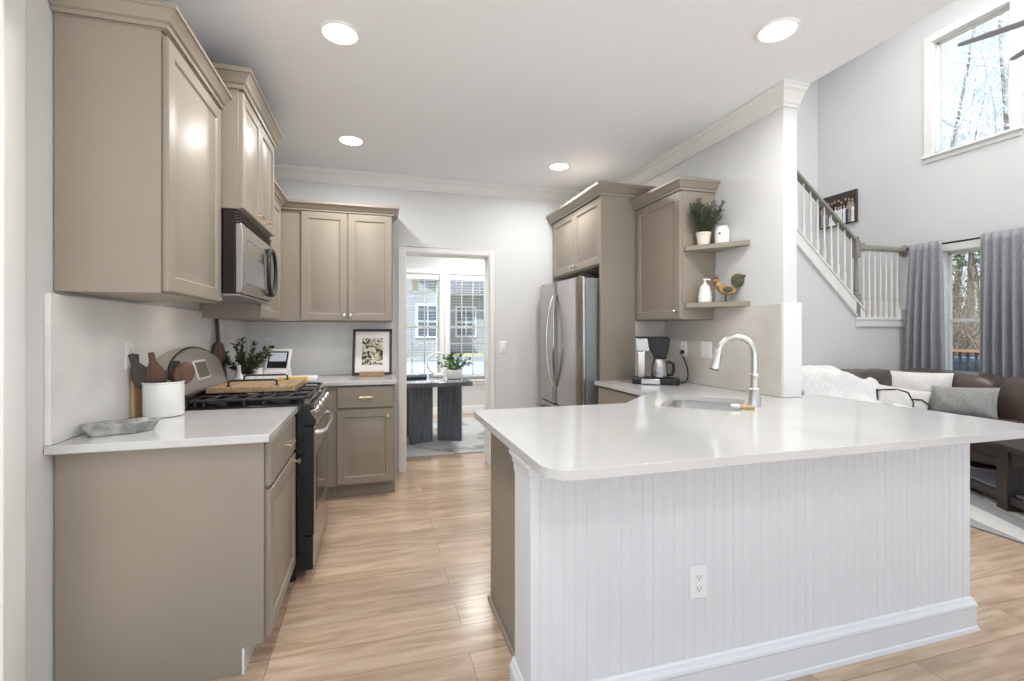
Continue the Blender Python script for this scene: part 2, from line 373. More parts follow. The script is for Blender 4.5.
# dining room beyond the doorway
YD = 7.4
WIN = [(.31, .965), (1.106, 1.72)]; WZ0, WZ1 = .54, 2.2
mb = MB().box(-1.6, WIN[0][0], YD, YD+WT, 0, ZC).box(WIN[0][1], WIN[1][0], YD, YD+WT, WZ0, WZ1).box(WIN[1][1], 2.5, YD, YD+WT, 0, ZC)
mb.box(WIN[0][0], WIN[1][1], YD, YD+WT, 0, WZ0).box(WIN[0][0], WIN[1][1], YD, YD+WT, WZ1, ZC)
struct('wall_dining_back', mb, 'wall', label='white dining room wall with two windows', smooth=False)
struct('wall_dining_left', MB().box(-1.74, -1.6, YB+WT, YD+WT, 0, ZC), 'wall', label='white dining room wall on the left', smooth=False)
struct('wall_dining_right', MB().box(2.5, 2.64, YB+WT, YD+WT, 0, ZC), 'wall', label='white dining room wall on the right', smooth=False)
struct('ceiling_dining', MB().box(-1.74, 2.64, YB+WT, YD+WT, ZC, ZC+.2), 'ceiling', label='white dining room ceiling', smooth=False)
struct('baseboard_dining', MB().sweep([(-1.6, YD), (2.5, YD)], BASE, 1), 'trim', label='white baseboard under the dining windows')
def sash_window(name, label, o, u, n, w, h, cols, rows, depth=.07, casing=.07, meet=True):
    """o lower left corner of the opening on the room face, u along the wall, n into the room"""
    o, u, n = Vector(o), Vector(u), Vector(n); z = Vector((0, 0, 1)); f = MB()
    def bar(a0, a1, b0, b1, d0, d1):
        P = [o+u*a+z*b+n*d for d in (d0, d1) for a, b in ((a0, b0), (a1, b0), (a1, b1), (a0, b1))]
        f.add(P, [(3, 2, 1, 0), (4, 5, 6, 7), (0, 1, 5, 4), (1, 2, 6, 5), (2, 3, 7, 6), (3, 0, 4, 7)])
    c = casing
    bar(-c, .0, -.01, h+c, -.002, .02); bar(w, w+c, -.01, h+c, -.002, .02); bar(-c, w+c, h, h+c, -.002, .022)
    fr = .035
    for a0, a1, b0, b1 in ((0, fr, 0, h), (w-fr, w, 0, h), (0, w, 0, fr), (0, w, h-fr, h)): bar(a0, a1, b0, b1, -depth-.03, -depth+.01)
    for a0, a1, b0, b1 in ((-.002, .012, 0, h), (w-.012, w+.002, 0, h), (0, w, h-.012, h+.002)): bar(a0, a1, b0, b1, -.12, 0)
    if meet: bar(0, w, h/2-.02, h/2+.02, -depth-.02, -depth+.015)
    for i in range(1, cols): bar(fr+(w-2*fr)*i/cols-.008, fr+(w-2*fr)*i/cols+.008, fr, h-fr, -depth-.02, -depth)
    for j in range(1, rows):
        if not (meet and j*2 == rows): bar(fr, w-fr, fr+(h-2*fr)*j/rows-.008, fr+(h-2*fr)*j/rows+.008, -depth-.02, -depth)
    win = struct(name, f, 'trim', label=label, bevel=.002, seg=1)
    f = MB(); bar(fr, w-fr, fr, h-fr, -depth-.013, -depth-.009); f.build('pane', 'pane', win, smooth=False)
    f = MB(); bar(-c-.02, w+c+.02, -.03, 0, -.1, .045); bar(-c, w+c, -.085, -.03, -.002, .016); f.build('window_sill', 'trim', win, bevel=.004)
    return win
W1 = sash_window('window_3', 'left white gridded window in the dining room', (WIN[0][0], YD, WZ0), (1, 0, 0), (0, -1, 0), WIN[0][1]-WIN[0][0], WZ1-WZ0, 3, 6, casing=.068)
W2 = sash_window('window_4', 'right white gridded window in the dining room', (WIN[1][0], YD, WZ0), (1, 0, 0), (0, -1, 0), WIN[1][1]-WIN[1][0], WZ1-WZ0, 3, 6, casing=.068)
for (x0, x1), l in zip(WIN, ('left', 'right')):
    t = thing('window_blind', 'white horizontal blind hung in the %s dining window' % l, 'blind', ((x0+x1)/2, YD+.02, WZ0+.05), group='blinds in the dining windows')
    MB().box(x0+.016, x1-.016, YD+.003, YD+.04, WZ1-.09, WZ1-.013).build('headrail', 'plastic', t, bevel=.004)
    mb = MB(); k = 0
    while WZ0+.1+k*.044 < WZ1-.1:
        z = WZ0+.1+k*.044; mb.box(x0+.018, x1-.018, YD+.006, YD+.036, z, z+.0025); k += 1
    mb.box(x0+.018, x1-.018, YD+.008, YD+.036, WZ0+.05, WZ0+.065)
    for x in (x0+.12, x1-.12): mb.cyl((x, YD+.022, WZ0+.06), (x, YD+.022, WZ1-.08), .0012, n=5)
    mb.build('slats', 'plastic', t)
# two-storey living room
struct('wall_upper', MB().box(XR+.02, XR2, -2.6, YT, ZC+.3, ZG), 'wall', label='white wall above the kitchen ceiling edge', smooth=False)
struct('wall_skyblock', MB().box(XR+.02, XW+.14, -2.6, -2.46, 2.5, ZG), 'wall', label='added white wall behind the viewer, holding sky light out of the living room', smooth=False)  # unseen wall, put in to cut sky light from the rear
struct('ceiling_living', MB().box(XR, XW+WT, -2.6, YT+WT, ZG, ZG+.2), 'ceiling', label='high ceiling of the living room', smooth=False)
struct('wall_stair_back', MB().box(XR, XW+WT, YT, YT+WT, 0, ZG), 'wall', label='white wall behind the staircase', smooth=False)
struct('wall_kitchen_outer', MB().box(XR+.01, XR2, YB, YT, 0, ZC+.3), 'wall', label='white wall between kitchen corner and stair', smooth=False)
U0, U1, UZ0, UZ1 = 3.33, 4.06, 3.43, 4.79      # upper window opening (along Y, Z)
L0, L1, LZ0, LZ1 = 3.05, 3.95, .62, 2.24       # lower window opening
XO = XW+WT
mb = MB().box(XW, XO, -2.6, min(U0, L0), 0, ZG).box(XW, XO, U1, YT, 0, ZG).box(XW, XO, L0, U1, LZ1, UZ0).box(XW, XO, L1, U1, 0, LZ1).box(XW, XO, L0, L1, 0, LZ0)
mb.box(XW, XO, L0, U0, UZ0, ZG).box(XW, XO, U0, U1, UZ1, ZG)
struct('wall_window', mb, 'wall', label='tall white living room wall with windows', smooth=False)
sash_window('window_1', 'high square window in the living room wall', (XW, U1, UZ0), (0, -1, 0), (-1, 0, 0), U1-U0, UZ1-UZ0, 1, 1, casing=.085, meet=False)
sash_window('window_2', 'lower living room window between grey curtains', (XW, L1, LZ0), (0, -1, 0), (-1, 0, 0), L1-L0, LZ1-LZ0, 1, 2, casing=.085)
# stair: wall under the flight, landing and stringers
XN = 5.63; ZL = 1.465; SL = (2.517-1.70)/(4.712-XN)      # newel x, landing height, slope of the flight
def zs(x): return ZL+.19+SL*(x-XN)
mb = MB().extr([(XR2, YS, 0), (XW, YS, 0), (XW, YS, ZL-.1), (XN-.02, YS, ZL-.1), (XN-.02, YS, zs(XN)-.03), (XR2, YS, zs(XR2)-.03)], (0, .1, 0))
struct('wall_stair', mb, 'wall', label='pale wall under the stair flight and landing', smooth=False)
struct('floor_landing', MB().box(XN-.02, XW, YS+.02, YT, ZL-.1, ZL), 'oakfloor', label='stair landing', smooth=False)
mb = MB().box(XN-.03, XW-.001, YS-.022, YS+.06, ZL-.105, ZL-.022).box(XN-.04, XW-.001, YS-.032, YS+.07, ZL-.022, ZL+.012)
mb.extr([(XN+.1, YS-.022, zs(XN+.1)-.02), (XN+.1, YS-.022, ZL+.012), (XN-.03, YS-.022, ZL+.012), (XN-.03, YS-.022, zs(XN-.03)-.155), (XR2+.01, YS-.022, zs(XR2)-.155), (XR2+.01, YS-.022, zs(XR2)-.02)], (0, .082, 0))
mb.extr([(XN+.1, YS-.034, zs(XN+.1)-.02), (XR2+.01, YS-.034, zs(XR2)-.02), (XR2+.01, YS-.034, zs(XR2)+.006), (XN+.1, YS-.034, zs(XN+.1)+.006)], (0, .106, 0))
mb.extr([(XN-.02, YS-.03, zs(XN)-.175), (XR2+.01, YS-.03, zs(XR2)-.175), (XR2+.01, YS-.03, zs(XR2)-.15), (XN-.02, YS-.03, zs(XN)-.15)], (0, .03, 0))
mb.box(6.33, XW-.001, YS-.02, YS+.06, ZL+.012, ZL+.13)
struct('trim_3', mb, 'trim', label='white stringer and landing edge of the staircase', bevel=.003)
struct('baseboard_stair', MB().sweep([(XR2, YS), (XW, YS)], BASE, 1), 'trim', label='white baseboard under the stair wall')

# ------------------------------------------------------------------ recessed lamps and added fill lamps
def can(x, y, label, z=ZC, watts=None):
    t = thing('recessed_light', label, 'light', (x, y, z), group='recessed ceiling lights')
    MB().lathe((x, y, z), [(.078, -.0005), (.096, -.0005), (.097, -.004), (.09, -.009), (.078, -.007), (.078, -.002)]).build('trim_ring', 'plastic', t)
    MB().lathe((x, y, z), [(.001, -.001), (.078, -.001), (.077, -.005), (.05, -.0065), (.001, -.007)]).build('lens', 'lens', t)
    ld = bpy.data.lights.new('lamp', 'AREA'); ld.shape = 'DISK'; ld.size = .15; ld.spread = rad(168); ld.energy = watts or CAN_W; ld.color = (1, .985, .965)
    lo = bpy.data.objects.new('lamp', ld); COL.objects.link(lo); lo.parent = t; lo.location = (0, 0, -.009)
can(-.163, 2.384, 'round recessed ceiling light in front of the microwave cabinets')
can(1.82, 1.79, 'round recessed ceiling light over the sink peninsula')
can(-.176, 3.694, 'round recessed ceiling light near the back left cabinets')
can(1.511, 3.779, 'round recessed ceiling light near the refrigerator')
for x, y in ((-.16, .6), (.9, -.6)): can(x, y, 'added fill light in the kitchen ceiling behind the viewer')  # added lamps out of view that brighten the kitchen
for x, y in ((4.3, -.5), (5.7, -.5), (4.3, 1.0), (5.7, 1.0), (4.3, 2.5), (5.7, 2.5), (3.9, 3.9), (5.2, 3.9)): can(x, y, 'added fill light in the high living room ceiling, out of view', ZG, LIVING_FILL_W)  # added lamps above the frame, filling the tall living room
for x, y in ((-.5, 5.4), (1.4, 5.4), (-.5, 6.7), (1.4, 6.7)): can(x, y, 'added fill light in the dining room ceiling, out of view', ZC, DINING_FILL_W)  # added lamps, unseen past the doorway, lifting the dining room

# ------------------------------------------------------------------ cabinetry
CABCROWN = [(0, 0), (.008, 0), (.01, .014), (.02, .02), (.03, .036), (.044, .05), (.05, .052), (.05, .066), (.045, .072), (0, .072)]
def knob(mb, p, n):
    p, n = Vector(p), Vector(n)
    mb.tube([p, p+n*.004, p+n*.005, p+n*.014, p+n*.016, p+n*.024, p+n*.028], [.009, .009, .005, .005, .012, .014, .009], 14)
def pull(mb, p, u, n, l=.1):
    p, u, n = Vector(p), Vector(u), Vector(n)
    mb.cyl(p-u*l*.5+n*.028, p+u*l*.5+n*.028, .0055, n=10)
    for s_ in (-.36, .36): mb.cyl(p+u*l*s_, p+u*l*s_+n*.028, .0045, n=10)
    return mb
ZB0, ZB1 = 1.385, 2.29
# left run, near base cabinet
t = thing('base_cabinet', 'greige base cabinet nearest the camera on the left wall, one drawer over one door', 'cabinet', (-.73, 2.28, 0))
MB().extr([(XL+.005, 2.0, 0), (-.485, 2.0, 0), (-.485, 2.0, .105), (-.412, 2.0, .105), (-.412, 2.0, .883), (XL+.005, 2.0, .883)], (0, .634, 0)).build('carcass', 'cab', t, bevel=.002)
d = MB().drawer((-.411, 2.02, .7), (0, 1, 0), (1, 0, 0), .59, .172).build('drawer', 'cab', t)
pull(MB(), (-.391, 2.35, .79), (0, 1, 0), (1, 0, 0), .1).build('pull', 'brass', d)
d = MB().door((-.411, 2.02, .118), (0, 1, 0), (1, 0, 0), .59, .568).build('door', 'cab', t)
k = MB(); knob(k, (-.391, 2.575, .65), (1, 0, 0)); k.build('knob', 'brass', d)
MB().box(-.486, -.478, 1.996, 2.63, .002, .1).build('toe_kick', 'trim', t)
# corner base unit beyond the range and the back base cabinet
t = thing('base_cabinet', 'greige corner base cabinet hidden between the range and the back wall', 'cabinet', (-.73, 3.9, 0))
MB().extr([(XL+.005, 3.402, 0), (-.485, 3.402, 0), (-.485, 3.402, .105), (-.412, 3.402, .105), (-.412, 3.402, .883), (XL+.005, 3.402, .883)], (0, 1.07, 0)).build('carcass', 'cab', t, bevel=.002)
t = thing('base_cabinet', 'greige base cabinet under the framed print, beside the doorway', 'cabinet', (-.13, 4.2, 0))
MB().extr([(-.409, 3.87, .105), (-.409, 3.94, .105), (-.409, 3.94, 0), (-.409, 4.475, 0), (-.409, 4.475, .883), (-.409, 3.87, .883)], (.559, 0, 0)).build('carcass', 'cab', t, bevel=.002)
d = MB().drawer((-.287, 3.87, .705), (1, 0, 0), (0, -1, 0), .419, .168).build('drawer', 'cab', t)
pull(MB(), (-.075, 3.85, .79), (1, 0, 0), (0, -1, 0), .1).build('pull', 'brass', d)
d = MB().door((-.287, 3.87, .118), (1, 0, 0), (0, -1, 0), .419, .573).build('door', 'cab', t)
k = MB(); knob(k, (.09, 3.85, .64), (0, -1, 0)); k.build('knob', 'brass', d)
MB().box(-.409, .15, 3.93, 3.94, .002, .1).build('toe_kick', 'cab', t)
# wall cabinets, left wall
t = thing('wall_cabinet', 'greige wall cabinet nearest the camera, single door, plain end panel', 'cabinet', (-.88, 2.28, 1.43))
MB().box(XL+.004, -.75, 2.0, 2.634, 1.44, 2.395).build('carcass', 'cab', t, bevel=.002)
d = MB().door((-.749, 2.012, 1.447), (0, 1, 0), (1, 0, 0), .612, .935).build('door', 'cab', t)
MB().sweep([(XL+.004, 1.998), (-.734, 1.998), (-.734, 2.636), (XL+.004, 2.636)], CABCROWN, 1, 2.40).build('crown', 'cab', t, angle=20)
MB().box(XL+.004, -.734, 2.0, 2.634, 2.395, 2.47).build('crown_top', 'cab', t)
t = thing('wall_cabinet', 'greige raised two door wall cabinet above the microwave', 'cabinet', (-.85, 2.98, 1.91))
MB().box(XL+.004, -.657, 2.64, 3.398, 1.912, 2.51).build('carcass', 'cab', t, bevel=.002)
for y0 in (2.646, 3.021):
    d = MB().door((-.656, y0, 1.918), (0, 1, 0), (1, 0, 0), .37, .58, fr=.05).build('door', 'cab', t)
    k = MB(); pull(k, (-.636, y0+(.30 if y0 < 2.8 else .07), 1.945), (0, 1, 0), (1, 0, 0), .07); k.build('pull', 'brass', d)
MB().sweep([(XL+.004, 2.638), (-.64, 2.638), (-.64, 3.4), (XL+.004, 3.4)], [(a, b*1.3) for a, b in CABCROWN], 1, 2.508).build('crown', 'cab', t, angle=20)
MB().box(XL+.004, -.64, 2.64, 3.398, 2.508, 2.6).build('crown_top', 'cab', t)
t = thing('wall_cabinet', 'greige wall cabinet on the left wall beyond the microwave', 'cabinet', (-.88, 3.8, ZB0))
MB().box(XL+.004, -.737, 3.404, 4.165, ZB0, ZB1).build('carcass', 'cab', t, bevel=.002)
d = MB().door((-.736, 3.416, ZB0+.006), (0, 1, 0), (1, 0, 0), .66, ZB1-ZB0-.014).build('door', 'cab', t)
pull(MB(), (-.716, 3.55, ZB0+.07), (0, 1, 0), (1, 0, 0), .1).build('pull', 'nickel', d)
MB().sweep([(-.721, 3.404), (-.721, 4.115)], CABCROWN, 1, ZB1-.004).build('crown', 'cab', t, angle=20)
MB().box(XL+.004, -.721, 3.404, 4.165, ZB1-.004, ZB1+.062).build('crown_top', 'cab', t)
t = thing('wall_cabinet', 'greige two door wall cabinet on the back wall, left of the doorway', 'cabinet', (-.28, 4.3, ZB0))
MB().box(XL+.004, .14, 4.172, YB-.004, ZB0, ZB1).build('carcass', 'cab', t, bevel=.002)
for x0, kx in ((-.583, -.252), (-.222, -.2)):
    d = MB().door((x0, 4.171, ZB0+.006), (1, 0, 0), (0, -1, 0), .355, ZB1-ZB0-.016).build('door', 'cab', t)
    k = MB(); knob(k, (kx, 4.151, ZB0+.05), (0, -1, 0)); k.build('knob', 'nickel', d)
MB().sweep([(-.735, 4.156), (.142, 4.156), (.142, YB-.004)], CABCROWN, 1, ZB1-.004).build('crown', 'cab', t, angle=20)
MB().box(XL+.004, .14, 4.158, YB-.004, ZB1-.004, ZB1+.062).build('crown_top', 'cab', t)
# refrigerator surround
YP = 3.37
t = thing('refrigerator_cabinet', 'greige two door cabinet above the refrigerator with its tall end panel', 'cabinet', (2.0, 3.9, 0))
MB().box(1.70, XR-.004, YP, YP+.03, 0, 2.38).build('end_panel', 'cab', t, bevel=.002)
MB().box(1.722, XR-.004, YP+.03, YB-.006, 1.83, 2.38).build('carcass', 'cab', t, bevel=.002)
for y0, ky in ((YP+.012, YP+.48), (YP+.535, YP+.565)):
    d = MB().door((1.721, y0+.515, 1.84), (0, -1, 0), (-1, 0, 0), .515, .53).build('door', 'cab', t)
    k = MB(); knob(k, (1.70, ky, 1.875), (-1, 0, 0)); k.build('knob', 'nickel', d)
MB().sweep([(XR-.004, YP-.002), (1.70, YP-.002), (1.70, YB-.006)], [(a, b*1.25) for a, b in CABCROWN], -1, 2.375).build('crown', 'cab', t, angle=20)
MB().box(1.70, XR-.004, YP, YB-.006, 2.375, 2.462).build('crown_top', 'cab', t)
# wall cabinet with corner shelves
t = thing('wall_cabinet', 'greige single door wall cabinet with open corner shelves on the right wall', 'cabinet', (2.15, 3.05, ZB0))
YC = 2.786
MB().box(2.022, XR-.004, YC, YP-.002, ZB0, 2.275).build('carcass', 'cab', t, bevel=.002)
d = MB().door((2.021, YP-.012, ZB0+.006), (0, -1, 0), (-1, 0, 0), YP-YC-.016, .875).build('door', 'cab', t)
k = MB(); knob(k, (2.0, YC+.04, ZB0+.055), (-1, 0, 0)); k.build('knob', 'nickel', d)
MB().sweep([(XR-.004, YC-.002), (2.004, YC-.002), (2.004, YP-.004)], [(a, b*1.1) for a, b in CABCROWN], -1, 2.27).build('crown', 'cab', t, angle=20)
MB().box(2.004, XR-.004, YC, YP-.004, 2.27, 2.347).build('crown_top', 'cab', t)
for z in (1.462, 1.85):
    MB().prism([(2.03, YC-.001), (XR-.003, YC-.001), (XR-.003, 2.465), (XR-.02, 2.462), (2.03, YC-.028)], z, z+.032).build('shelf', 'cab', t, bevel=.002)
# right base cabinets under the sink run
t = thing('base_cabinet', 'greige base cabinets under the right hand counter and corner sink', 'cabinet', (1.9, 2.9, 0))
MB().prism([(1.685, YP-.004), (1.685, 2.60), (1.36, 2.275), (1.36, 2.24), (XR-.004, 2.24), (XR-.004, YP-.004)], .1, .70).build('carcass', 'cab', t)
MB().box(1.685, 1.70, 2.64, YP-.004, .70, .883).build('carcass', 'cab', t)
MB().box(1.75, XR-.01, 2.6, YP-.006, 0, .1).build('toe_kick', 'cabdark', t)
d = MB().door((1.684, 3.35, .118), (0, -1, 0), (-1, 0, 0), .68, .57).build('door', 'cab', t)
d = MB().drawer((1.684, 3.35, .705), (0, -1, 0), (-1, 0, 0), .68, .168).build('drawer', 'cab', t)

# ------------------------------------------------------------------ worktops and splashbacks
ZT = .915
def slab(outer, hole=None, z0=.885, z1=ZT):
    bm = bmesh.new(); rings = []
    for lp in [outer]+([hole] if hole else []):
        vs = [bm.verts.new((x, y, z1)) for x, y in lp]; rings.append(vs)
        for i in range(len(vs)): bm.edges.new((vs[i], vs[(i+1) % len(vs)]))
    bmesh.ops.triangle_fill(bm, use_beauty=True, use_dissolve=False, edges=bm.edges[:])
    mb = MB(); idx = {v: i for i, v in enumerate(bm.verts)}; bm.verts.index_update()
    vl = list(bm.verts); idx = {v: i for i, v in enumerate(vl)}; n = len(vl)
    vs = [(v.co.x, v.co.y, z1) for v in vl]+[(v.co.x, v.co.y, z0) for v in vl]; fs = []
    for f in bm.faces:
        q = [idx[v] for v in f.verts]; fs += [q, [n+i for i in q][::-1]]
    for r in rings:
        for i in range(len(r)):
            a, b = idx[r[i]], idx[r[(i+1) % len(r)]]; fs.append((a, b, n+b, n+a))
    bm.free(); return mb.add(vs, fs)
def fillet(poly, rr, n=6):
    out = []; N = len(poly)
    for i, p in enumerate(poly):
        r = rr.get(i, 0); p = Vector(p)
        if not r: out.append(tuple(p)); continue
        a = (Vector(poly[i-1])-p).normalized(); b = (Vector(poly[(i+1) % N])-p).normalized()
        for k in range(n+1):
            s_ = k/n; q = (p+a*r)*(1-s_)**2+p*2*s_*(1-s_)+(p+b*r)*s_**2; out.append(tuple(q))
    return out
o = slab([(XL+.002, 1.95), (-.384, 1.95), (-.384, 2.636), (XL+.002, 2.636)]).build('countertop', 'quartz', bevel=.003)
tag(o, 'short white quartz countertop left of the range, holding the utensil crock', 'countertop')
o = slab([(XL+.002, 3.402), (-.372, 3.402), (-.372, 3.83), (.158, 3.83), (.158, YB-.002), (XL+.002, YB-.002)]).build('countertop', 'quartz', bevel=.003)
tag(o, 'white quartz corner countertop beyond the range, holding the framed print', 'countertop')
SA, SB = Vector((1, 1, 0)).normalized(), Vector((1, -1, 0)).normalized()     # along the sink, towards the faucet
SCN = Vector((1.711, 2.173, 0)); SL_, SW_ = .5, .38
hole = [tuple((SCN+SA*a+SB*b).xy) for a, b in rrect(SL_, SW_, .06)]
outer = fillet([(.455, 1.21), (2.6, 1.21), (2.6, 2.27), (XR2+.002, 2.27), (XR2+.002, YE-.024), (XR-.002, YE-.024), (XR-.002, YP-.002), (1.64, YP-.002), (1.64, 2.61), (1.29, 2.27), (.455, 2.27)], {0: .1, 1: .1, 2: .03, 10: .04})
o = slab(outer, hole).build('countertop', 'quartz', bevel=.004)
tag(o, 'large white quartz peninsula countertop with the sink cut into it', 'countertop')
o = MB().box(XL+.001, XL+.019, 1.955, YB-.002, ZT+.001, 1.429).build('backsplash', 'splash', bevel=.002)
tag(o, 'pale veined quartz backsplash on the left wall behind the range', 'backsplash')
o = MB().box(XL+.02, .15, YB-.019, YB-.001, ZT+.001, ZB0-.002).build('backsplash', 'splash', bevel=.002)
tag(o, 'pale quartz backsplash on the back wall behind the framed print', 'backsplash')
o = MB().box(XR-.019, XR-.001, YE-.001, YP-.002, ZT+.001, ZB0-.002).box(XR-.019, XR-.001, YE-.001, YC-.002, ZB0-.002, 1.462).box(2.0, XR-.02, YP-.016, YP-.001, ZT+.001, ZB0-.002).build('backsplash', 'splashw', bevel=.002)
tag(o, 'beige veined quartz backsplash on the right wall behind the coffee maker', 'backsplash')
o = MB().box(XR-.02, XR2+.012, YE-.022, YE-.002, ZT+.001, 1.468).build('backsplash_end', 'trim', bevel=.002)
tag(o, 'white block capping the end of the right wall on the peninsula', 'panel')

# ------------------------------------------------------------------ peninsula
PX0, PX1, PY, PY2 = .476, 2.50, 1.43, 1.60
t = thing('peninsula_base', 'white beadboard peninsula base with greige cabinet end', 'peninsula', (1.5, 1.8, 0))
poly = [(PX0+.04, PY+.01)]; x = PX0+.07
while x < PX1-.03:
    poly += [(x-.0035, PY), (x-.0022, PY+.0016), (x, PY+.0004), (x+.0022, PY+.0016), (x+.0035, PY)]; x += .0415
poly = [(PX0, PY2), (PX0, PY)]+poly[1:]+[(PX1, PY), (PX1, PY2)]
MB().prism(poly, 0, .884).build('beadboard', 'bead', t, angle=25)
MB().box(PX0+.06, PX1, PY2, 2.23, 0, .60).box(PX0+.06, 1.30, PY2, 2.23, .60, .883).build('cabinet_body', 'cab', t, bevel=.002)
BB = [(0, 0), (.024, 0), (.024, .004), (.02, .016), (.016, .02), (.015, .1), (.019, .106), (.017, .116), (.011, .124), (.007, .136), (0, .142)]
MB().sweep([(PX0, PY2+.02), (PX0, PY), (PX1, PY), (PX1, 2.15)], BB, -1).build('baseboard', 'bead', t, angle=25) if False else MB().sweep([(PX0, PY2+.02), (PX0, PY), (PX1, PY), (PX1, 2.15)], BB, 1).build('baseboard', 'bead', t, angle=25)
MB().sweep([(PX0, PY2+.01), (PX0, PY), (PX0+.028, PY)], [(0, 0), (.004, 0), (.006, .02), (.004, .026), (.01, .032), (.012, .05), (.022, .062), (.024, .075), (0, .075)], 1, .808).build('cap_moulding', 'bead', t, angle=25)
MB().box(PX0-.003, PX0+.03, PY-.004, PY2+.004, 0, .8835).build('end_post', 'bead', t, bevel=.002)
MB().box(PX0+.045, PX0+.06, PY2+.004, 2.235, 0, .022).build('shoe_moulding', 'cab', t, bevel=.004)
# ------------------------------------------------------------------ sink, faucet, brush
sm = Matrix.Translation(SCN) @ Matrix.Rotation(rad(45), 4, 'Z')
t = thing('sink', 'stainless undermount sink set diagonally in the white peninsula counter', 'sink', tuple(SCN+Vector((0, 0, .7))), rad(45))
mb = MB(); mb.m = sm; rings = []
for w, h, r, z in ((SL_+.03, SW_+.03, .07, .8845), (SL_+.004, SW_+.004, .062, .8845), (SL_+.002, SW_+.002, .061, .87), (SL_-.03, SW_-.03, .06, .74), (SL_-.07, SW_-.07, .05, .715), (.1, .08, .03, .71)):
    rings.append([(x, y, z) for x, y in rrect(w, h, r)])
n = len(rings[0]); vs = sum(rings, []); fs = [(i*n+j, i*n+(j+1) % n, (i+1)*n+(j+1) % n, (i+1)*n+j) for i in range(len(rings)-1) for j in range(n)]+[list(range((len(rings)-1)*n, len(rings)*n))]
mb.add(vs, fs).build('basin', 'nickel', t, angle=40)
mb = MB(); mb.m = sm; mb.lathe((0, 0, .709), [(.001, .004), (.03, .004), (.042, .006), (.043, .002)]); mb.build('drain', 'chrome', t)
FP = SCN+SB*.245; FP.z = ZT
t = thing('faucet', 'brushed nickel gooseneck pull down faucet behind the sink', 'faucet', tuple(FP))
MB().lathe(FP, [(.034, .0005), (.034, .006), (.031, .012), (.027, .05), (.024, .075), (.026, .08), (.026, .088), (.021, .094), (.019, .12), (.02, .15), (.023, .154), (.023, .163), (.017, .168)], 24).build('body', 'nickel', t)
A = FP+Vector((0, 0, .165)); pts = [A, A+Vector((0, 0, .06)), A+Vector((0, 0, .1))]+arc(FP-SB*.085+Vector((0, 0, .272)), .085, 0, PI*.95, 16, SB, (0, 0, 1))
MB().tube(pts, [.0155]*len(pts), 14).build('gooseneck', 'nickel', t)
e0 = pts[-1]; dr = (pts[-1]-pts[-2]).normalized()
MB().tube([e0-dr*.005, e0+dr*.004, e0+dr*.03, e0+dr*.09, e0+dr*.1, e0+dr*.105], [.0165, .019, .0195, .029, .029, .023], 18).build('spray_head', 'nickel', t)
MB().tube([e0+dr*.1, e0+dr*.108], .025, 16).build('nozzle', 'black', t)
h0 = FP+SA*.022+Vector((0, 0, .11))
MB().tube([h0, h0+SA*.03, h0+SA*.05+Vector((0, 0, .02)), h0+SA*.07+Vector((0, 0, .07))], [.012, .011, .007, .006], 12).build('lever', 'nickel', t)
p = SCN+SB*.215-SA*.16; p.z = ZT
t = thing('dish_brush', 'small white and tan dish brush lying at the sink edge', 'brush', tuple(p))
q = p+Vector((0, 0, .013)); 
MB().tube([q-SB*.07, q-SB*.065, q-SB*.03, q-SB*.028], [.01, .0125, .0125, .01], 14).build('brush_head', 'plastic', t)
MB().tube([q-SB*.03, q+SB*.03, q+SB*.038], [.0105, .0115, .008], 14).build('grip', 'pine', t)

# ------------------------------------------------------------------ range and microwave
RY0, RY1, RX = 2.641, 3.397, -.352
t = thing('range', 'stainless and black gas range on the left wall', 'range', (-.68, 2.98, 0))
MB().box(-1.04, RX, RY0, RY1, .06, .905).build('body', 'enamel', t, bevel=.004)
for x in (-.95, -.42):
    for y in (RY0+.05, RY1-.05): MB().cyl((x, y, 0), (x, y, .06), .018, n=12).build('leg', 'black', t)
MB().loops((-1.005, RY0-.001, .905), (1, 0, 0), (0, 1, 0), (0, 0, 1), .70, RY1-RY0+.002, [(0, 0), (0, .014), (.006, .02), (.02, .02), (.03, .012)]).build('cooktop', 'enamel', t)
MB().extr([(RX-.02, RY0, .815), (RX+.052, RY0, .815), (RX+.052, RY0, .835), (RX+.004, RY0, .92), (RX-.02, RY0, .925)], (0, RY1-RY0, 0)).build('control_panel', 'steel', t, bevel=.004)
MB().extr([(RX-.02, RY0-.004, .813), (RX+.053, RY0-.004, .813), (RX+.053, RY0-.004, .837), (RX+.005, RY0-.004, .921), (RX-.02, RY0-.004, .926)], (0, .012, 0)).build('end_cap', 'black', t, bevel=.003)
nn = Vector((.105, 0, .048)).normalized()
for i in range(5):
    y = RY0+.09+i*(RY1-RY0-.18)/4; c = Vector((RX+.028, y, .878))
    MB().tube([c, c+nn*.006, c+nn*.008, c+nn*.03, c+nn*.034], [.026, .026, .021, .019, .016], 18).build('knob', 'chrome', t)
dr = MB().box(RX, RX+.045, RY0+.004, RY1-.004, .245, .805).build('oven_door', 'steel', t, bevel=.004)
MB().box(RX-.002, RX+.043, RY0-.0005, RY0+.006, .245, .806).build('door_edge', 'black', dr)
MB().box(RX+.044, RX+.048, RY0+.1, RY1-.1, .34, .64).build('oven_window', 'darkglass', dr, bevel=.002)
hp = [(RX+.04, RY0+.05, .768), (RX+.075, RY0+.055, .768), (RX+.09, RY0+.12, .768), (RX+.096, (RY0+RY1)/2, .768), (RX+.09, RY1-.12, .768), (RX+.075, RY1-.055, .768), (RX+.04, RY1-.05, .768)]
MB().tube(hp, .013, 12).build('handle', 'chrome', dr)
dr = MB().box(RX, RX+.04, RY0+.004, RY1-.004, .065, .235).build('storage_drawer', 'steel', t, bevel=.004)
MB().box(RX-.002, RX+.039, RY0-.0005, RY0+.006, .065, .236).build('drawer_edge', 'black', dr)
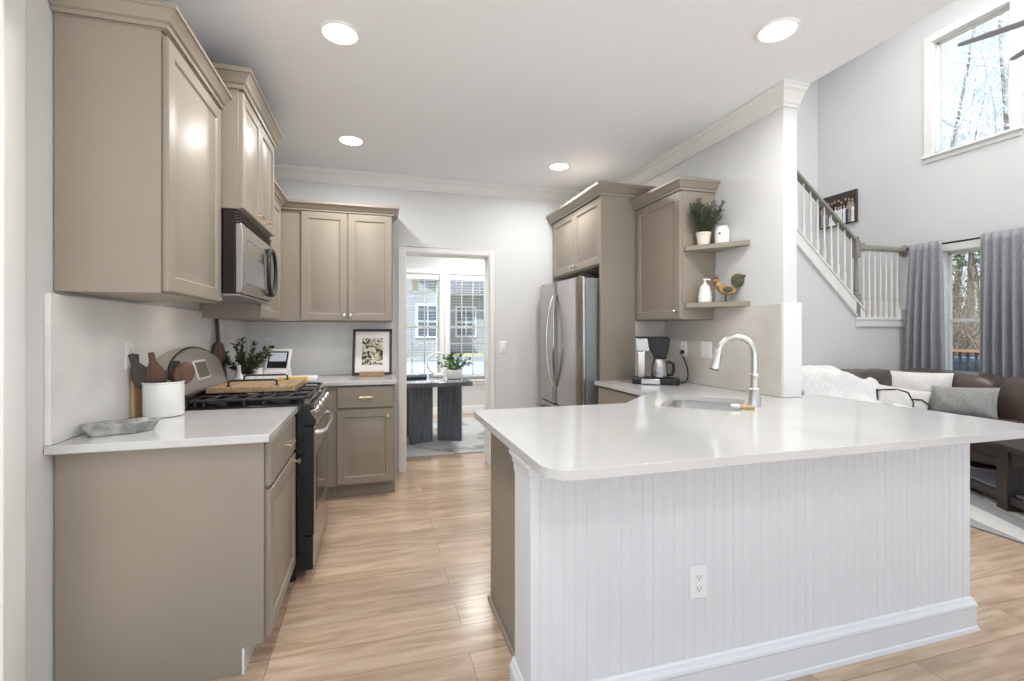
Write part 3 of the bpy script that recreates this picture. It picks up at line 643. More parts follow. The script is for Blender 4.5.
# backguard with an arched top
prof = []; n = 16
for i in range(n+1):
    y = RY0+(RY1-RY0)*i/n; prof.append((y, 1.115+.095*math.sin(PI*i/n)**.7))
def slant(y, z): return -.895-(z-.93)*.3
mb = MB(); mb.extr([(-.99, RY0, .925), (-.99, RY1, .925)]+[(-.99, y, z) for y, z in prof[::-1]], (.0, 0, 0)) if False else None
vs = [(-1.04, y, z) for y, z in prof]+[(slant(y, z), y, z) for y, z in prof]+[(-1.04, y, .915) for y, z in prof]+[(slant(y, .915), y, .915) for y, z in prof]
N = n+1; fs = []
for i in range(n):
    fs += [(i, i+1, N+i+1, N+i), (N+i, N+i+1, 3*N+i+1, 3*N+i), (i, i+1, 2*N+i+1, 2*N+i), (2*N+i, 2*N+i+1, 3*N+i+1, 3*N+i)]
fs += [(0, N, 3*N, 2*N), (n, N+n, 3*N+n, 2*N+n)]
bg = MB().add(vs, fs).build('backguard', 'panelsteel', t, bevel=.006)
mb = MB()
zz = [(y, z) for y, z in prof]
mb.tube([(slant(y, z)-.008, y, z+.001) for y, z in prof], .006, 8).build('rim', 'enamel', bg)
def onback(y, z, d): return Vector((slant(y, z)+d, y, z))
P = [onback(y, z, d) for d in (-.004, .005) for y, z in ((2.94, 1.035), (3.13, 1.035), (3.13, 1.14), (2.94, 1.14))]
sc_ = MB().add(P, [(3, 2, 1, 0), (4, 5, 6, 7), (0, 1, 5, 4), (1, 2, 6, 5), (2, 3, 7, 6), (3, 0, 4, 7)]).build('display', 'plastic', bg, bevel=.002)
P = [onback(y, z, d) for d in (.002, .0065) for y, z in ((2.952, 1.046), (3.118, 1.046), (3.118, 1.129), (2.952, 1.129))]
MB().add(P, [(3, 2, 1, 0), (4, 5, 6, 7), (0, 1, 5, 4), (1, 2, 6, 5), (2, 3, 7, 6), (3, 0, 4, 7)]).build('screen', 'cabdark', sc_)
MB().box(-.915, -.885, RY0+.02, RY1-.02, .92, .985).build('vent_ledge', 'enamel', bg, bevel=.004)
for bx in (-.80, -.50):
    for by in (RY0+.19, RY1-.19):
        b = MB().lathe((bx, by, .917), [(.05, 0), (.05, .008), (.034, .012), (.034, .02), (.001, .021)], 20).build('burner', 'iron', t)
for y0, y1 in ((RY0+.02, (RY0+RY1)/2-.004), ((RY0+RY1)/2+.004, RY1-.02)):
    g = MB(); zt = .955
    x0, x1 = -.875, -.345; rb = .0075
    g.tube([(x0, y0, zt), (x1-.02, y0, zt), (x1, y0+.02, zt), (x1, y1-.02, zt), (x1-.02, y1, zt), (x0, y1, zt)], rb, 8, closed=True)
    for k in range(1, 6):
        xx = x0+(x1-x0)*k/6
        g.tube([(xx-.03, y0+.002, zt-.028), (xx-.03, y0+.012, zt), (xx-.012, y0+.03, zt+.004), (xx, y0+.06, zt+.004), (xx, (y0+y1)/2-.03, zt+.004)], rb, 8)
        g.tube([(xx, (y0+y1)/2+.03, zt+.004), (xx, y1-.06, zt+.004), (xx-.012, y1-.03, zt+.004), (xx-.03, y1-.012, zt)], rb, 8)
    g.tube([(x0, (y0+y1)/2, zt), (x1, (y0+y1)/2, zt)], rb, 8)
    for xx in (x0+.02, -.64, x1-.02):
        for yy in (y0+.005, y1-.005): g.cyl((xx, yy, .918), (xx, yy, zt), .007, n=8)
    g.build('grate', 'iron', t)
MY0, MY1, MX = 2.641, 3.397, -.672
t = thing('microwave', 'stainless and black over the range microwave', 'microwave', (-.84, 2.98, 1.485))
MB().box(XL+.004, MX, MY0, MY1, 1.49, 1.908).build('body', 'enamel', t, bevel=.003)
dr = MB().extr([(MX, MY0+.002, 1.495), (MX+.022, MY0+.002, 1.495), (MX+.03, MY0+.002, 1.52), (MX+.034, MY0+.002, 1.80), (MX+.026, MY0+.002, 1.842), (MX, MY0+.002, 1.842)], (0, .755, 0)).build('door', 'steel', t, bevel=.004)
MB().loops((MX+.0335, MY0+.07, 1.545), (0, 1, 0), (0, 0, 1), (1, 0, 0), .42, .235, [(0, -.006), (0, 0), (.006, .003), (.012, -.001)]).build('door_window', 'steelside', dr)
hy, hz = MY0+.60, 1.665
pts = [(MX+.052, hy+.105*math.cos(a), hz+.14*math.sin(a)) for a in [2*PI*i/32 for i in range(32)]]
h = MB().tube(pts, .011, 10, closed=True)
for s_ in (-1, 1): h.cyl((MX+.02, hy, hz+s_*.138), (MX+.05, hy, hz+s_*.138), .012, n=10)
h.build('handle', 'black', dr)
MB().box(MX+.026, MX+.036, hy-.008, hy+.008, 1.54, 1.79).build('door_seam', 'cabdark', dr)
g = MB()
for k in range(4): g.extr([(MX-.004, MY0+.002, 1.848+k*.015), (MX+.02, MY0+.002, 1.846+k*.015), (MX+.02, MY0+.002, 1.85+k*.015), (MX-.004, MY0+.002, 1.859+k*.015)], (0, .755, 0))
g.build('vent_grille', 'grille', t)
MB().box(XL+.03, MX+.018, MY0+.004, MY1-.004, 1.478, 1.4895).build('underside', 'steelside', t, bevel=.004)
MB().box(-.93, -.80, MY0+.14, MY0+.24, 1.4755, 1.478).build('task_light', 'hoodlens', t)
ld = bpy.data.lights.new('lamp', 'AREA'); ld.size = .14; ld.energy = .15; ld.color = (1, .9, .76); lo = bpy.data.objects.new('lamp', ld); COL.objects.link(lo); lo.parent = t
lo.location = Vector((-.83, MY0+.19, 1.474))-Vector((-.84, 2.98, 1.485))

# ------------------------------------------------------------------ refrigerator
FY0, FY1, FX = 3.425, 4.41, 1.60
t = thing('refrigerator', 'stainless french door refrigerator standing under the right cabinets', 'refrigerator', (1.9, 3.88, 0))
MB().box(FX, XR-.03, FY0, FY1, .03, 1.725).build('body', 'steelside', t, bevel=.006)
MB().box(FX+.02, XR-.06, FY0+.03, FY1-.03, 0, .03).build('foot_rail', 'black', t)
ym = (FY0+FY1)/2
def bowed(y0, y1, z0, z1, bulge=.02):
    n = 10; poly = [(FX-.004, y0), (FX-.004, y1)]
    for i in range(n+1):
        y = y1+(y0-y1)*i/n; k = (y-FY0)/(FY1-FY0); e_ = min(1, min(y-y0, y1-y)/.012+.4)
        poly.append((FX-.004-.052*min(1, e_)-bulge*math.sin(PI*k), y))
    return MB().prism(poly, z0, z1)
for y0, y1, sg in ((FY0, ym-.003, 1), (ym+.003, FY1, -1)):
    d = bowed(y0, y1, .66, 1.735).build('door', 'steel', t, bevel=.004)
    yy = ym-.03*sg
    zz0, zz1 = .82, 1.62; pts = []
    for i in range(13):
        a = i/12; b = math.sin(PI*a); pts.append((FX-.078-.045*b**.6, yy-sg*.055*b, zz0+(zz1-zz0)*a))
    MB().tube(pts, .012, 10).build('handle', 'chrome', d)
d = bowed(FY0, FY1, .06, .648).build('freezer_drawer', 'steel', t, bevel=.004)
MB().tube([(FX-.07, FY0+.1, .585), (FX-.11, FY0+.13, .59), (FX-.125, ym, .59), (FX-.11, FY1-.13, .59), (FX-.07, FY1-.1, .585)], .013, 10).build('handle', 'chrome', d)
for y in (FY0+.06, FY1-.06): MB().box(FX-.03, FX+.09, y-.035, y+.035, 1.726, 1.752).build('hinge_cover', 'black', t, bevel=.006)

# ------------------------------------------------------------------ outlets and switches
def plate(name, label, cat, c, u, n, w=.072, h=.116, kind='outlet', gangs=1, group=None):
    c, u, n = Vector(c), Vector(u), Vector(n); z = Vector((0, 0, 1)); t = thing(name, label, cat, tuple(c), group=group)
    o = c-u*w/2-z*h/2
    MB().loops(o, u, z, n, w, h, [(0, 0.0005), (0, .003), (.004, .006)]).build('cover_plate', 'plastic', t)
    for g in range(gangs):
        gc = c+u*(w/gangs)*(g-(gangs-1)/2)
        if kind == 'outlet':
            for s_ in (-1, 1):
                cc = gc+z*.02*s_
                MB().loops(cc-u*.016-z*.014, u, z, n, .032, .028, [(0, .005), (0, .0075), (.002, .0085)]).build('socket', 'plastic', t)
                s2 = MB()
                for a in (-.0065, .0065): s2.loops(cc+u*(a-.001)+z*-.002, u, z, n, .002, .009, [(0, .008), (0, .0092)])
                s2.loops(cc-u*.002-z*.009, u, z, n, .004, .004, [(0, .008), (0, .0092)]); s2.build('slots', 'slot', t)
        else:
            MB().loops(gc-u*.0165-z*.033, u, z, n, .033, .066, [(0, .005), (0, .008), (.003, .0095)]).build('rocker', 'plastic', t)
    return t
plate('wall_outlet', 'white outlet on the beadboard front of the peninsula', 'outlet', (1.1, PY-.0005, .41), (1, 0, 0), (0, -1, 0))
plate('wall_outlet', 'white outlet on the left backsplash above the utensil crock', 'outlet', (XL+.0195, 2.475, 1.195), (0, 1, 0), (1, 0, 0))
plate('wall_outlet', 'white outlet on the back wall behind the smart display', 'outlet', (-.865, YB-.0195, 1.19), (1, 0, 0), (0, -1, 0))
plate('wall_outlet', 'white outlet with a black plug beside the coffee maker', 'outlet', (XR-.0195, 3.11, 1.165), (0, -1, 0), (-1, 0, 0))
plate('light_switch', 'wide white switch plate between the coffee outlet and the faucet', 'switch', (XR-.0195, 2.855, 1.17), (0, -1, 0), (-1, 0, 0), w=.118, kind='switch', gangs=2)
plate('light_switch', 'white switch plate on the back wall right of the doorway', 'switch', (1.2, YB-.0005, 1.145), (1, 0, 0), (0, -1, 0), kind='switch')
o = MB().box(XL+.0285, XL+.055, 2.468, 2.493, 1.16, 1.2).build('plug_adapter', 'black', bevel=.006)
tag(o, 'dark plug adapter pushed into the left outlet', 'plug')

# ------------------------------------------------------------------ things on the left counter
t = thing('stone_tray', 'grey stone tray lying near the counter end on the left', 'tray', (-.93, 2.14, ZT), rad(20))
mb = MB(); ol = [(-.105, -.055), (.055, -.062), (.12, .0), (.09, .058), (-.055, .062), (-.12, .02)]; rings = []
for k, z in ((.82, .001), (1, .042), (.93, .042), (.85, .03)): rings.append([(x*k, y*k, z) for x, y in ol])
n = len(ol); vs = sum(rings, []); fs = [(i*n+j, i*n+(j+1) % n, (i+1)*n+(j+1) % n, (i+1)*n+j) for i in range(3) for j in range(n)]+[list(range(n))[::-1], list(range(3*n, 4*n))]
mb.add(vs, fs).build('tray_body', 'stone', t, local=True, bevel=.003)
CX, CY = -.93, 2.512; CR = .079
t = thing('utensil_crock', 'white ceramic crock of wooden spoons left of the range', 'crock', (CX, CY, ZT))
MB().lathe((CX, CY, ZT), [(.068, .001), (CR-.002, .004), (CR, .01), (CR, .150), (CR+.003, .153), (CR+.003, .158), (CR-.005, .158), (CR-.006, .02), (.001, .015)], 36).build('crock_body', 'ceramic', t)
def utensil(name, label, dx, dy, tilt, az, L, head, m):
    base = Vector((CX+dx, CY+dy, ZT+.02)); d = Vector((math.sin(tilt)*math.cos(az), math.sin(tilt)*math.sin(az), math.cos(tilt)))
    t = thing(name, label, 'utensil', tuple(base))
    tip = base+d*L
    MB().tube([base, base+d*L*.5, tip], [.006, .0055, .006], 8).build('handle', m, t)
    side = Vector((-s16, -c16, 0)); side = (side-d*side.dot(d)).normalized(); w = d.cross(side)
    mb = MB()
    if head == 'spoon':
        mb.m = Matrix((( *(w*1.0), ), ( *(side*1.0), ), ( *(d*1.0), ))).transposed().to_4x4(); mb.m.translation = tip+d*.045
        mb.ball((0, 0, 0), (.043, .014, .055), 16, 12)
    elif head == 'paddle':
        P = [(-.012, 0), (.012, 0), (.034, .025), (.038, .06), (.03, .095), (.014, .125), (.011, .17), (-.011, .17), (-.014, .125), (-.03, .095), (-.038, .06), (-.034, .025)]
        mb.extr([tip+w*a+d*b-side*.004 for a, b in P], side*.008)
    else:
        P = [(-.016, -.03), (.016, -.03), (.026, .03), (.018, .06), (-.018, .06), (-.026, .03)]
        mb.extr([tip+w*a+d*b-side*.011 for a, b in P], side*.022)
    mb.build('head', m, t, bevel=0 if head == 'spoon' else .004)
s16, c16 = math.sin(rad(-20)), math.cos(rad(-20))
utensil('wooden_spoon', 'big round walnut spoon leaning right out of the crock', .02, -.01, .34, rad(30), .135, 'spoon', 'walnut')
utensil('spatula', 'broad grey brown paddle leaning left out of the crock', -.015, -.01, .36, rad(205), .115, 'paddle', 'ebony')
utensil('wooden_spoon', 'slim dark spoon at the far left of the crock', -.03, .02, .42, rad(188), .19, 'block', 'ebony')
utensil('wooden_spoon', 'narrow walnut paddle in the middle of the crock', .0, -.01, .16, rad(210), .105, 'paddle', 'walnut')
utensil('ladle', 'black utensil standing at the back of the crock', .01, .03, .1, rad(10), .17, 'block', 'black')
t = thing('cutting_board', 'pale wooden board leaning on the left wall behind the crock', 'board', (XL+.03, 2.56, ZT))
MB().extr([(XL+.02, 2.485, ZT+.002), (XL+.038, 2.485, ZT+.001), (XL+.036, 2.485, ZT+.2), (XL+.02, 2.485, ZT+.2)], (0, .15, 0)).build('board_body', 'pine', t, bevel=.004)
# on the range
BX0, BX1, BY0, BY1, BZ = -.87, -.43, 2.86, 3.25, .968
t = thing('stove_board', 'wooden board with two black handles lying across the range grates', 'board', ((BX0+BX1)/2, (BY0+BY1)/2, BZ))
MB().box(BX0, BX1, BY0, BY1, BZ, BZ+.032).build('board_body', 'oak', t, bevel=.004)
for y in (BY0+.035, BY1-.035):
    h = MB().tube([(-.77, y, BZ+.03), (-.77, y, BZ+.058), (-.755, y, BZ+.064), (-.545, y, BZ+.064), (-.53, y, BZ+.058), (-.53, y, BZ+.03)], .0055, 8)
    for x in (-.77, -.53): h.box(x-.012, x+.012, y-.012, y+.012, BZ+.03, BZ+.036)
    h.build('handle', 'black', t)
# beyond the range
t = thing('paddle_board', 'dark walnut paddle board leaning in the corner behind the range', 'board', (XL+.05, 3.645, ZT))
mb = MB(); pl = [(-.10, 0), (.10, 0), (.105, .01), (.105, .2), (.08, .235), (.02, .245), (.017, .26), (.017, .36), (.01, .37), (-.01, .37), (-.017, .36), (-.017, .26), (-.02, .245), (-.08, .235), (-.105, .2), (-.105, .01)]
mb.extr([(XL+.022+.03*(1-b/.37), 3.645+a, ZT+.003+b*1.26) for a, b in pl], (.016, 0, .001)); mb.build('board_body', 'walnut', t, bevel=.003)
px, py = -.89, 3.74
t = thing('potted_plant', 'leafy green sprigs in a white planter beyond the range', 'plant', (px, py, ZT))
MB().lathe((px, py, ZT), [(.05, .001), (.062, .004), (.066, .08), (.062, .084), (.056, .08), (.05, .06), (.001, .06)], 28).build('planter', 'ceramic', t)
MB().lathe((px, py, ZT), [(.001, .061), (.052, .061), (.05, .066), (.001, .068)], 20).build('soil', 'soil', t)
def sprigs(t, base, n, L, spread, m, leaf, droop=.2, lw=.5, step=.02, seed=1, stemmat='stem', lim=(-9, 9, -9, 9)):
    cl = lambda p: Vector((min(max(p.x, lim[0]), lim[1]), min(max(p.y, lim[2]), lim[3]), p.z))
    r = random.Random(seed); st = MB(); lv = MB()
    for i in range(n):
        az = 2*PI*i/n+r.uniform(-.4, .4); el = r.uniform(.25, 1)*spread; l = L*r.uniform(.7, 1.05); pts = []
        for k in range(9):
            s_ = k/8; rr = l*s_*math.sin(el); z = l*s_*math.cos(el)-droop*l*s_*s_*math.sin(el)
            pts.append(cl(Vector(base)+Vector((rr*math.cos(az), rr*math.sin(az), z))))
        st.tube(pts, [.0028*(1-.6*k/8) for k in range(9)], 5)
        q = .12
        while q <= 1:
            k = min(7, int(q*8)); a = pts[k].lerp(pts[k+1], q*8-k); d = (pts[k+1]-pts[k]).normalized()
            for sd in (-1, 1):
                o_ = Matrix.Rotation(r.uniform(0, 2*PI), 3, d) @ d.orthogonal().normalized()
                v = (d*.6+o_*.8).normalized(); w = v.cross(d).normalized() if v.cross(d).length > 1e-4 else v.orthogonal()
                ll = leaf*r.uniform(.75, 1.15); ww = ll*lw*.5; up = w.cross(v)*ll*.12
                lv.add([cl(q_) for q_ in (a, a+v*ll*.35+w*ww+up, a+v*ll, a+v*ll*.35-w*ww+up, a+v*ll*.5-up*.3)], [(0, 1, 4), (1, 2, 4), (2, 3, 4), (3, 0, 4)])
            q += step/l
    st.build('stems', stemmat, t); lv.build('leaves', m, t, weld=False)
sprigs(t, (px, py, ZT+.06), 13, .31, .95, 'leaf', .046, .12, .62, .017, 3, lim=(XL+.03, 9, -9, 9))
px, py = -.895, 3.60
t = thing('bottle_vase', 'small white narrow necked vase in front of the leafy plant', 'vase', (px, py, ZT))
MB().lathe((px, py, ZT), [(.03, .001), (.042, .006), (.046, .03), (.04, .062), (.02, .09), (.013, .11), (.012, .15), (.016, .156), (.01, .156), (.008, .12), (.001, .11)], 28).build('vase_body', 'ceramic', t)
px, py = -.915, 4.12
t = thing('canister', 'white round canister standing left of the smart display', 'canister', (px, py, ZT))
MB().lathe((px, py, ZT), [(.055, .001), (.06, .005), (.06, .082), (.056, .086), (.001, .086)], 32).build('canister_body', 'ceramic', t)
MB().lathe((px, py, ZT), [(.061, .0865), (.062, .096), (.05, .104), (.001, .105)], 32).build('lid', 'ceramic', t)
t = thing('smart_display', 'white smart display with a dark screen on the corner counter', 'screen', (-.765, 4.17, ZT), rad(-14))
mb = MB(); mb.m = Matrix.Translation((0, 0, .075)) @ Matrix.Rotation(rad(-20), 4, 'X')
mb.loops((-.095, 0, 0), (1, 0, 0), (0, 0, 1), (0, -1, 0), .19, .175, [(.006, -.014), (0, -.01), (0, .004), (.005, .008)]); bz = mb.build('bezel', 'plastic', t, local=True)
mb = MB(); mb.m = Matrix.Translation((0, 0, .075)) @ Matrix.Rotation(rad(-20), 4, 'X')
mb.box(-.078, .078, -.0105, -.0075, .014, .155); mb.build('glass', 'darkglass', bz, local=True)
mb = MB(); mb.m = Matrix.Translation((0, 0, .075)) @ Matrix.Rotation(rad(-20), 4, 'X')
emit('screenpic', (176, 178, 190), .25)
mb.box(-.066, .066, -.0125, -.0105, .07, .143); mb.build('screen_picture', 'screenpic', bz, local=True)
MB().extr([(-.09, -.05, .001), (-.09, .085, .001), (-.09, .07, .07), (-.09, .04, .11), (-.09, .02, .08), (-.09, -.03, .075)], (.18, 0, 0)).build('foot', 'plastic', t, local=True, bevel=.008)
o = MB().box(-.70, -.44, 3.92, 4.03, ZT+.001, ZT+.04).build('butter_dish', 'white', bevel=.01)
tag(o, 'low white dish in front of the smart display', 'dish')
o = MB().box(-.70, -.50, 3.78, 3.90, ZT+.001, ZT+.042).build('recipe_box', 'amber', bevel=.003)
tag(o, 'amber box on the counter just behind the stove board', 'box')
o = MB().box(-.875, -.835, YB-.05, YB-.0285, 1.155, 1.18).build('plug_adapter', 'black', bevel=.004)
tag(o, 'black power plug in the back wall outlet above the smart display', 'plug')
# framed print on a wooden stand
t = thing('picture_stand', 'small wooden easel ledge holding the framed print', 'stand', (-.03, 4.235, ZT), rad(-4))
MB().box(-.1, .1, -.05, .06, .001, .011).build('ledge', 'oak', t, local=True, bevel=.003)
MB().box(-.1, .1, -.056, -.046, .001, .045).build('lip', 'oak', t, local=True, bevel=.002)
MB().extr([(-.02, .03, .02), (.02, .03, .02), (.015, .1, .25), (-.015, .1, .25)], (0, .008, 0)).build('back_strut', 'oak', t, local=True)
t = thing('framed_print', 'dark framed black and white print standing on the back counter', 'picture', (-.03, 4.235, ZT+.012), rad(-4))
tl = Matrix.Rotation(rad(-13), 4, 'X')
def lf(): m_ = MB(); m_.m = tl.copy(); return m_
w, h = .325, .40; f = lf()
f.box(-w/2, -w/2+.02, -.018, .004, 0, h).box(w/2-.02, w/2, -.018, .004, 0, h).box(-w/2, w/2, -.018, .004, 0, .02).box(-w/2, w/2, -.018, .004, h-.02, h).build('frame', 'frame', t, local=True, bevel=.002)
lf().box(-w/2+.018, w/2-.018, -.008, -.003, .018, h-.018).build('mat_board', 'paper', t, local=True)
lf().box(-.088, .088, -.0095, -.008, .085, .32).build('print', 'woodcut', t, local=True)

# ------------------------------------------------------------------ right counter and shelves
t = thing('coffee_maker', 'black and chrome drip coffee maker on the right counter', 'coffee maker', (1.985, 3.05, ZT), rad(-34))
B_ = dict(local=True)
MB().box(-.165, .165, -.085, .085, .003, .045).build('base', 'black', t, bevel=.008, **B_)
MB().box(-.10, .03, -.094, -.084, .006, .043).build('base_panel', 'chrome', t, bevel=.002, **B_)
MB().box(-.128, -.075, -.05, .05, .045, .24).build('tower', 'chrome', t, bevel=.006, **B_)
MB().extr([(-.14, -.05, .24), (-.04, -.05, .24), (-.055, -.05, .335), (-.145, -.05, .335)], (0, .1, 0)).build('water_tank', 'steel', t, bevel=.006, **B_)
MB().box(-.145, .09, -.05, .05, .335, .348).build('lid', 'black', t, bevel=.004, **B_)
MB().extr([(-.04, -.055, .25), (-.01, -.055, .19), (.07, -.055, .19), (.09, -.055, .25), (.1, -.055, .335), (-.055, -.055, .335)], (0, .11, 0)).build('brew_basket', 'black', t, bevel=.006, **B_)
c = MB().lathe((.025, 0, .048), [(.04, 0), (.058, .004), (.06, .02), (.058, .09), (.045, .125), (.042, .135)], 28).build('carafe', 'steel', t, **B_)
MB().tube([(.075, 0, .065), (.115, 0, .07), (.125, 0, .1), (.12, 0, .15), (.08, 0, .165)], .012, 10).build('carafe_handle', 'black', c, **B_)
MB().lathe((.025, 0, .048), [(.044, .135), (.05, .14), (.03, .146), (.001, .146)], 24).build('carafe_lid', 'black', c, **B_)
pl = Vector((XR-.0275, 3.11, 1.145))
t = thing('power_cord', 'black cord from the wall outlet down to the coffee maker', 'cord', (XR-.06, 3.0, ZT))
pts = [pl+Vector((-.006, 0, 0)), pl+Vector((-.03, -.01, -.005)), pl+Vector((-.03, -.05, -.05)), pl+Vector((-.028, -.09, -.13)), Vector((XR-.07, 3.0, ZT+.04)), Vector((XR-.08, 3.02, ZT+.008)), Vector((2.16, 3.03, ZT+.007)), Vector((2.13, 3.02, ZT+.012))]
sp = []
for i in range(len(pts)-1):
    p0, p1, p2, p3 = pts[max(i-1, 0)], pts[i], pts[i+1], pts[min(i+2, len(pts)-1)]
    for k in range(6):
        q = k/6; sp.append(.5*((2*p1)+(p2-p0)*q+(2*p0-5*p1+4*p2-p3)*q*q+(3*p1-p0-3*p2+p3)*q**3))
MB().tube(sp+[pts[-1]], .0045, 8).build('cable', 'black', t)
MB().tube([pl, pl+Vector((-.012, 0, 0)), pl+Vector((-.03, -.006, -.004))], [.016, .015, .008], 10).build('plug', 'black', t)
Z1, Z2 = 1.882, 1.494
px, py = 2.135, 2.715
t = thing('potted_herb', 'grey green herb in a cream pot on the upper corner shelf', 'plant', (px, py, Z1))
MB().lathe((px, py, Z1), [(.034, .0005), (.038, .004), (.046, .072), (.05, .074), (.05, .086), (.044, .086), (.042, .07), (.001, .07)], 24).build('pot', 'pot', t)
sprigs(t, (px, py, Z1+.06), 46, .25, .7, 'leafgrey', .026, .02, .34, .011, 8, lim=(-9, XR-.01, -9, YC-.012))
px, py = 2.235, 2.655
t = thing('ceramic_jar', 'white ceramic jar with a dark spot on the upper corner shelf', 'jar', (px, py, Z1))
MB().lathe((px, py, Z1), [(.04, .0005), (.046, .004), (.047, .1), (.044, .108), (.04, .11), (.001, .111)], 28).build('jar_body', 'ceramic', t)
MB().lathe((px, py, Z1), [(.041, .111), (.042, .118), (.036, .123), (.001, .124)], 28).build('lid', 'ceramic', t)
vv = Vector((-px, -py, 0)).normalized(); q = Vector((px, py, Z1+.07))+vv*.046+Vector((-.012, .008, 0))
MB().ball(q, (.007, .004, .008), 10, 6).build('emblem', 'slot', t)
px, py = 2.135, 2.70
t = thing('soap_bottle', 'white pump bottle on the lower corner shelf', 'bottle', (px, py, Z2))
MB().lathe((px, py, Z2), [(.04, .0005), (.044, .005), (.041, .06), (.03, .11), (.022, .12), (.001, .121)], 26).build('bottle_body', 'ceramic', t)
MB().lathe((px, py, Z2), [(.013, .121), (.014, .135), (.006, .137), (.006, .15), (.012, .152), (.012, .162), (.001, .163)], 16).tube([(px, py, Z2+.157), (px+.03, py-.012, Z2+.157), (px+.034, py-.013, Z2+.15)], .0045, 8).build('pump', 'ceramic', t)
px, py = 2.215, 2.605
t = thing('rooster_figurine', 'small tan and green rooster figurine on the lower corner shelf', 'figurine', (px, py, Z2), rad(-48))
mb = MB().tube([(.075, 0, .055+.025), (.05, 0, .075), (.02, 0, .075), (-.015, 0, .08), (-.036, 0, .105), (-.046, 0, .13), (-.052, 0, .145), (-.06, 0, .148)], [.012, .03, .036, .034, .024, .017, .016, .008], 14)
mb.build('rooster_body', 'roosterbody', t, local=True, subsurf=1)
mb = MB()
for k in range(7):
    a = rad(15+k*17); r0 = .075+.012*math.sin(k)
    mb.tube([(.05, 0, .08)]+[(.06+r0*.95*(1-math.cos(a*s_))*.5+.02*s_, (k % 3-1)*.008*s_, .085+r0*math.sin(a*s_)+.012*s_) for s_ in (.3, .6, .85, 1.0)], [.01, .012, .011, .009, .004], 8)
mb.ball((.078, 0, .14), (.044, .014, .044), 14, 9)
mb.build('tail', 'roosterdark', t, local=True)
MB().ball((.02, -.026, .08), (.034, .012, .02), 12, 8).ball((.02, .026, .08), (.034, .012, .02), 12, 8).build('wings', 'roosterdark', t, local=True)
MB().ball((-.05, 0, .165), (.014, .004, .009), 10, 6).ball((-.064, 0, .132), (.005, .004, .01), 8, 6).build('comb', 'red', t, local=True)
MB().tube([(-.062, 0, .148), (-.074, 0, .144)], [.006, .001], 8).build('beak', 'amber', t, local=True)
for s_ in (-1, 1): MB().tube([(.005, s_*.014, .05), (.005, s_*.015, .004), (-.015, s_*.016, .003)], [.006, .004, .003], 8).build('leg', 'stem', t, local=True)
MB().lathe((.0, 0, 0), [(.032, .0005), (.034, .003), (.001, .005)], 18).build('base', 'roosterdark', t, local=True)

# ------------------------------------------------------------------ stair railing and canvas
HR = [(-.034, 0), (.034, 0), (.038, .016), (.034, .04), (.018, .062), (-.018, .062), (-.034, .04), (-.038, .016)]
t = thing('stair_railing', 'white balustrade with grey handrail and newel on the stair', 'railing', (XN, YS, ZL))
zr = lambda x: 2.40-(3.099-2.377)/(5.602-4.712)*(x-5.66)
mb = MB(); x0, x1 = XR2+.01, XN-.035; N = len(HR)
mb.add([(x0, YS+.01+a, zr(x0)-.05+b) for a, b in HR]+[(x1, YS+.01+a, zr(x1)-.05+b) for a, b in HR], [list(range(N)), list(range(N, 2*N))]+[(i, (i+1) % N, N+(i+1) % N, N+i) for i in range(N)]); mb.build('sloped_handrail', 'railpaint', t)
ZH = 2.30
mb = MB(); x0, x1 = XN+.03, XW-.03
mb.add([(x0, YS+.01+a, ZH+b) for a, b in HR]+[(x1, YS+.01+a, ZH+b) for a, b in HR], [list(range(N)), list(range(N, 2*N))]+[(i, (i+1) % N, N+(i+1) % N, N+i) for i in range(N)]); mb.build('level_handrail', 'railpaint', t)
MB().lathe((XW-.002, YS+.01, ZH+.022), [(.075, 0), (.075, -.012), (.062, -.022), (.05, -.03), (.001, -.031)], 24, 'X').build('wall_rosette', 'railpaint', t)
nw = MB().box(XN-.033, XN+.033, YS-.024, YS+.044, ZL+.012, ZL+.3).lathe((XN, YS+.01, ZL+.3), [(.03, 0), (.02, .015), (.028, .03), (.03, .05), (.022, .25), (.02, .42), (.028, .44)], 20)
nw.box(XN-.036, XN+.036, YS-.027, YS+.047, ZL+.735, ZL+.93).lathe((XN, YS+.01, ZL+.93), [(.044, 0), (.044, .012), (.02, .02), (.03, .034), (.034, .05), (.024, .066), (.001, .07)], 20)
nw.build('newel_post', 'railpaint', t, bevel=.003)
MB().box(XN-.03, XN+.11, YS-.02, YS+.04, ZH-.02, ZH+.085).build('rail_block', 'railpaint', t, bevel=.004)
def baluster(x, z0, z1):
    MB().box(x-.0125, x+.0125, YS-.0025, YS+.0225, z0, z0+.2).lathe((x, YS+.01, z0+.2), [(.01, 0), (.007, .012), (.0105, .03), (.011, .06), (.0075, z1-z0-.2)], 10).build('baluster', 'trim', t)
for i in range(7): x = XN+.12+i*.094; baluster(x, ZL+.012, ZH)
for i in range(16):
    x = XN-.075-i*.105
    if x > XR2+.1: baluster(x, zs(x)+.004, zr(x)-.045)
PY0, PY1, PZ0, PZ1 = 4.975, 5.54, 2.83, 3.285
t = thing('canvas_picture', 'canvas group photograph hung on the white wall beyond the stair rail', 'picture', (XW-.03, (PY0+PY1)/2, PZ0))
MB().box(XW-.04, XW-.002, PY0, PY1, PZ0, PZ1).build('canvas', 'canvasdark', t, bevel=.003)
r = random.Random(4)
mb = MB(); mats_ = ['white', 'blue', 'skin', 'stripe', 'linengrey']
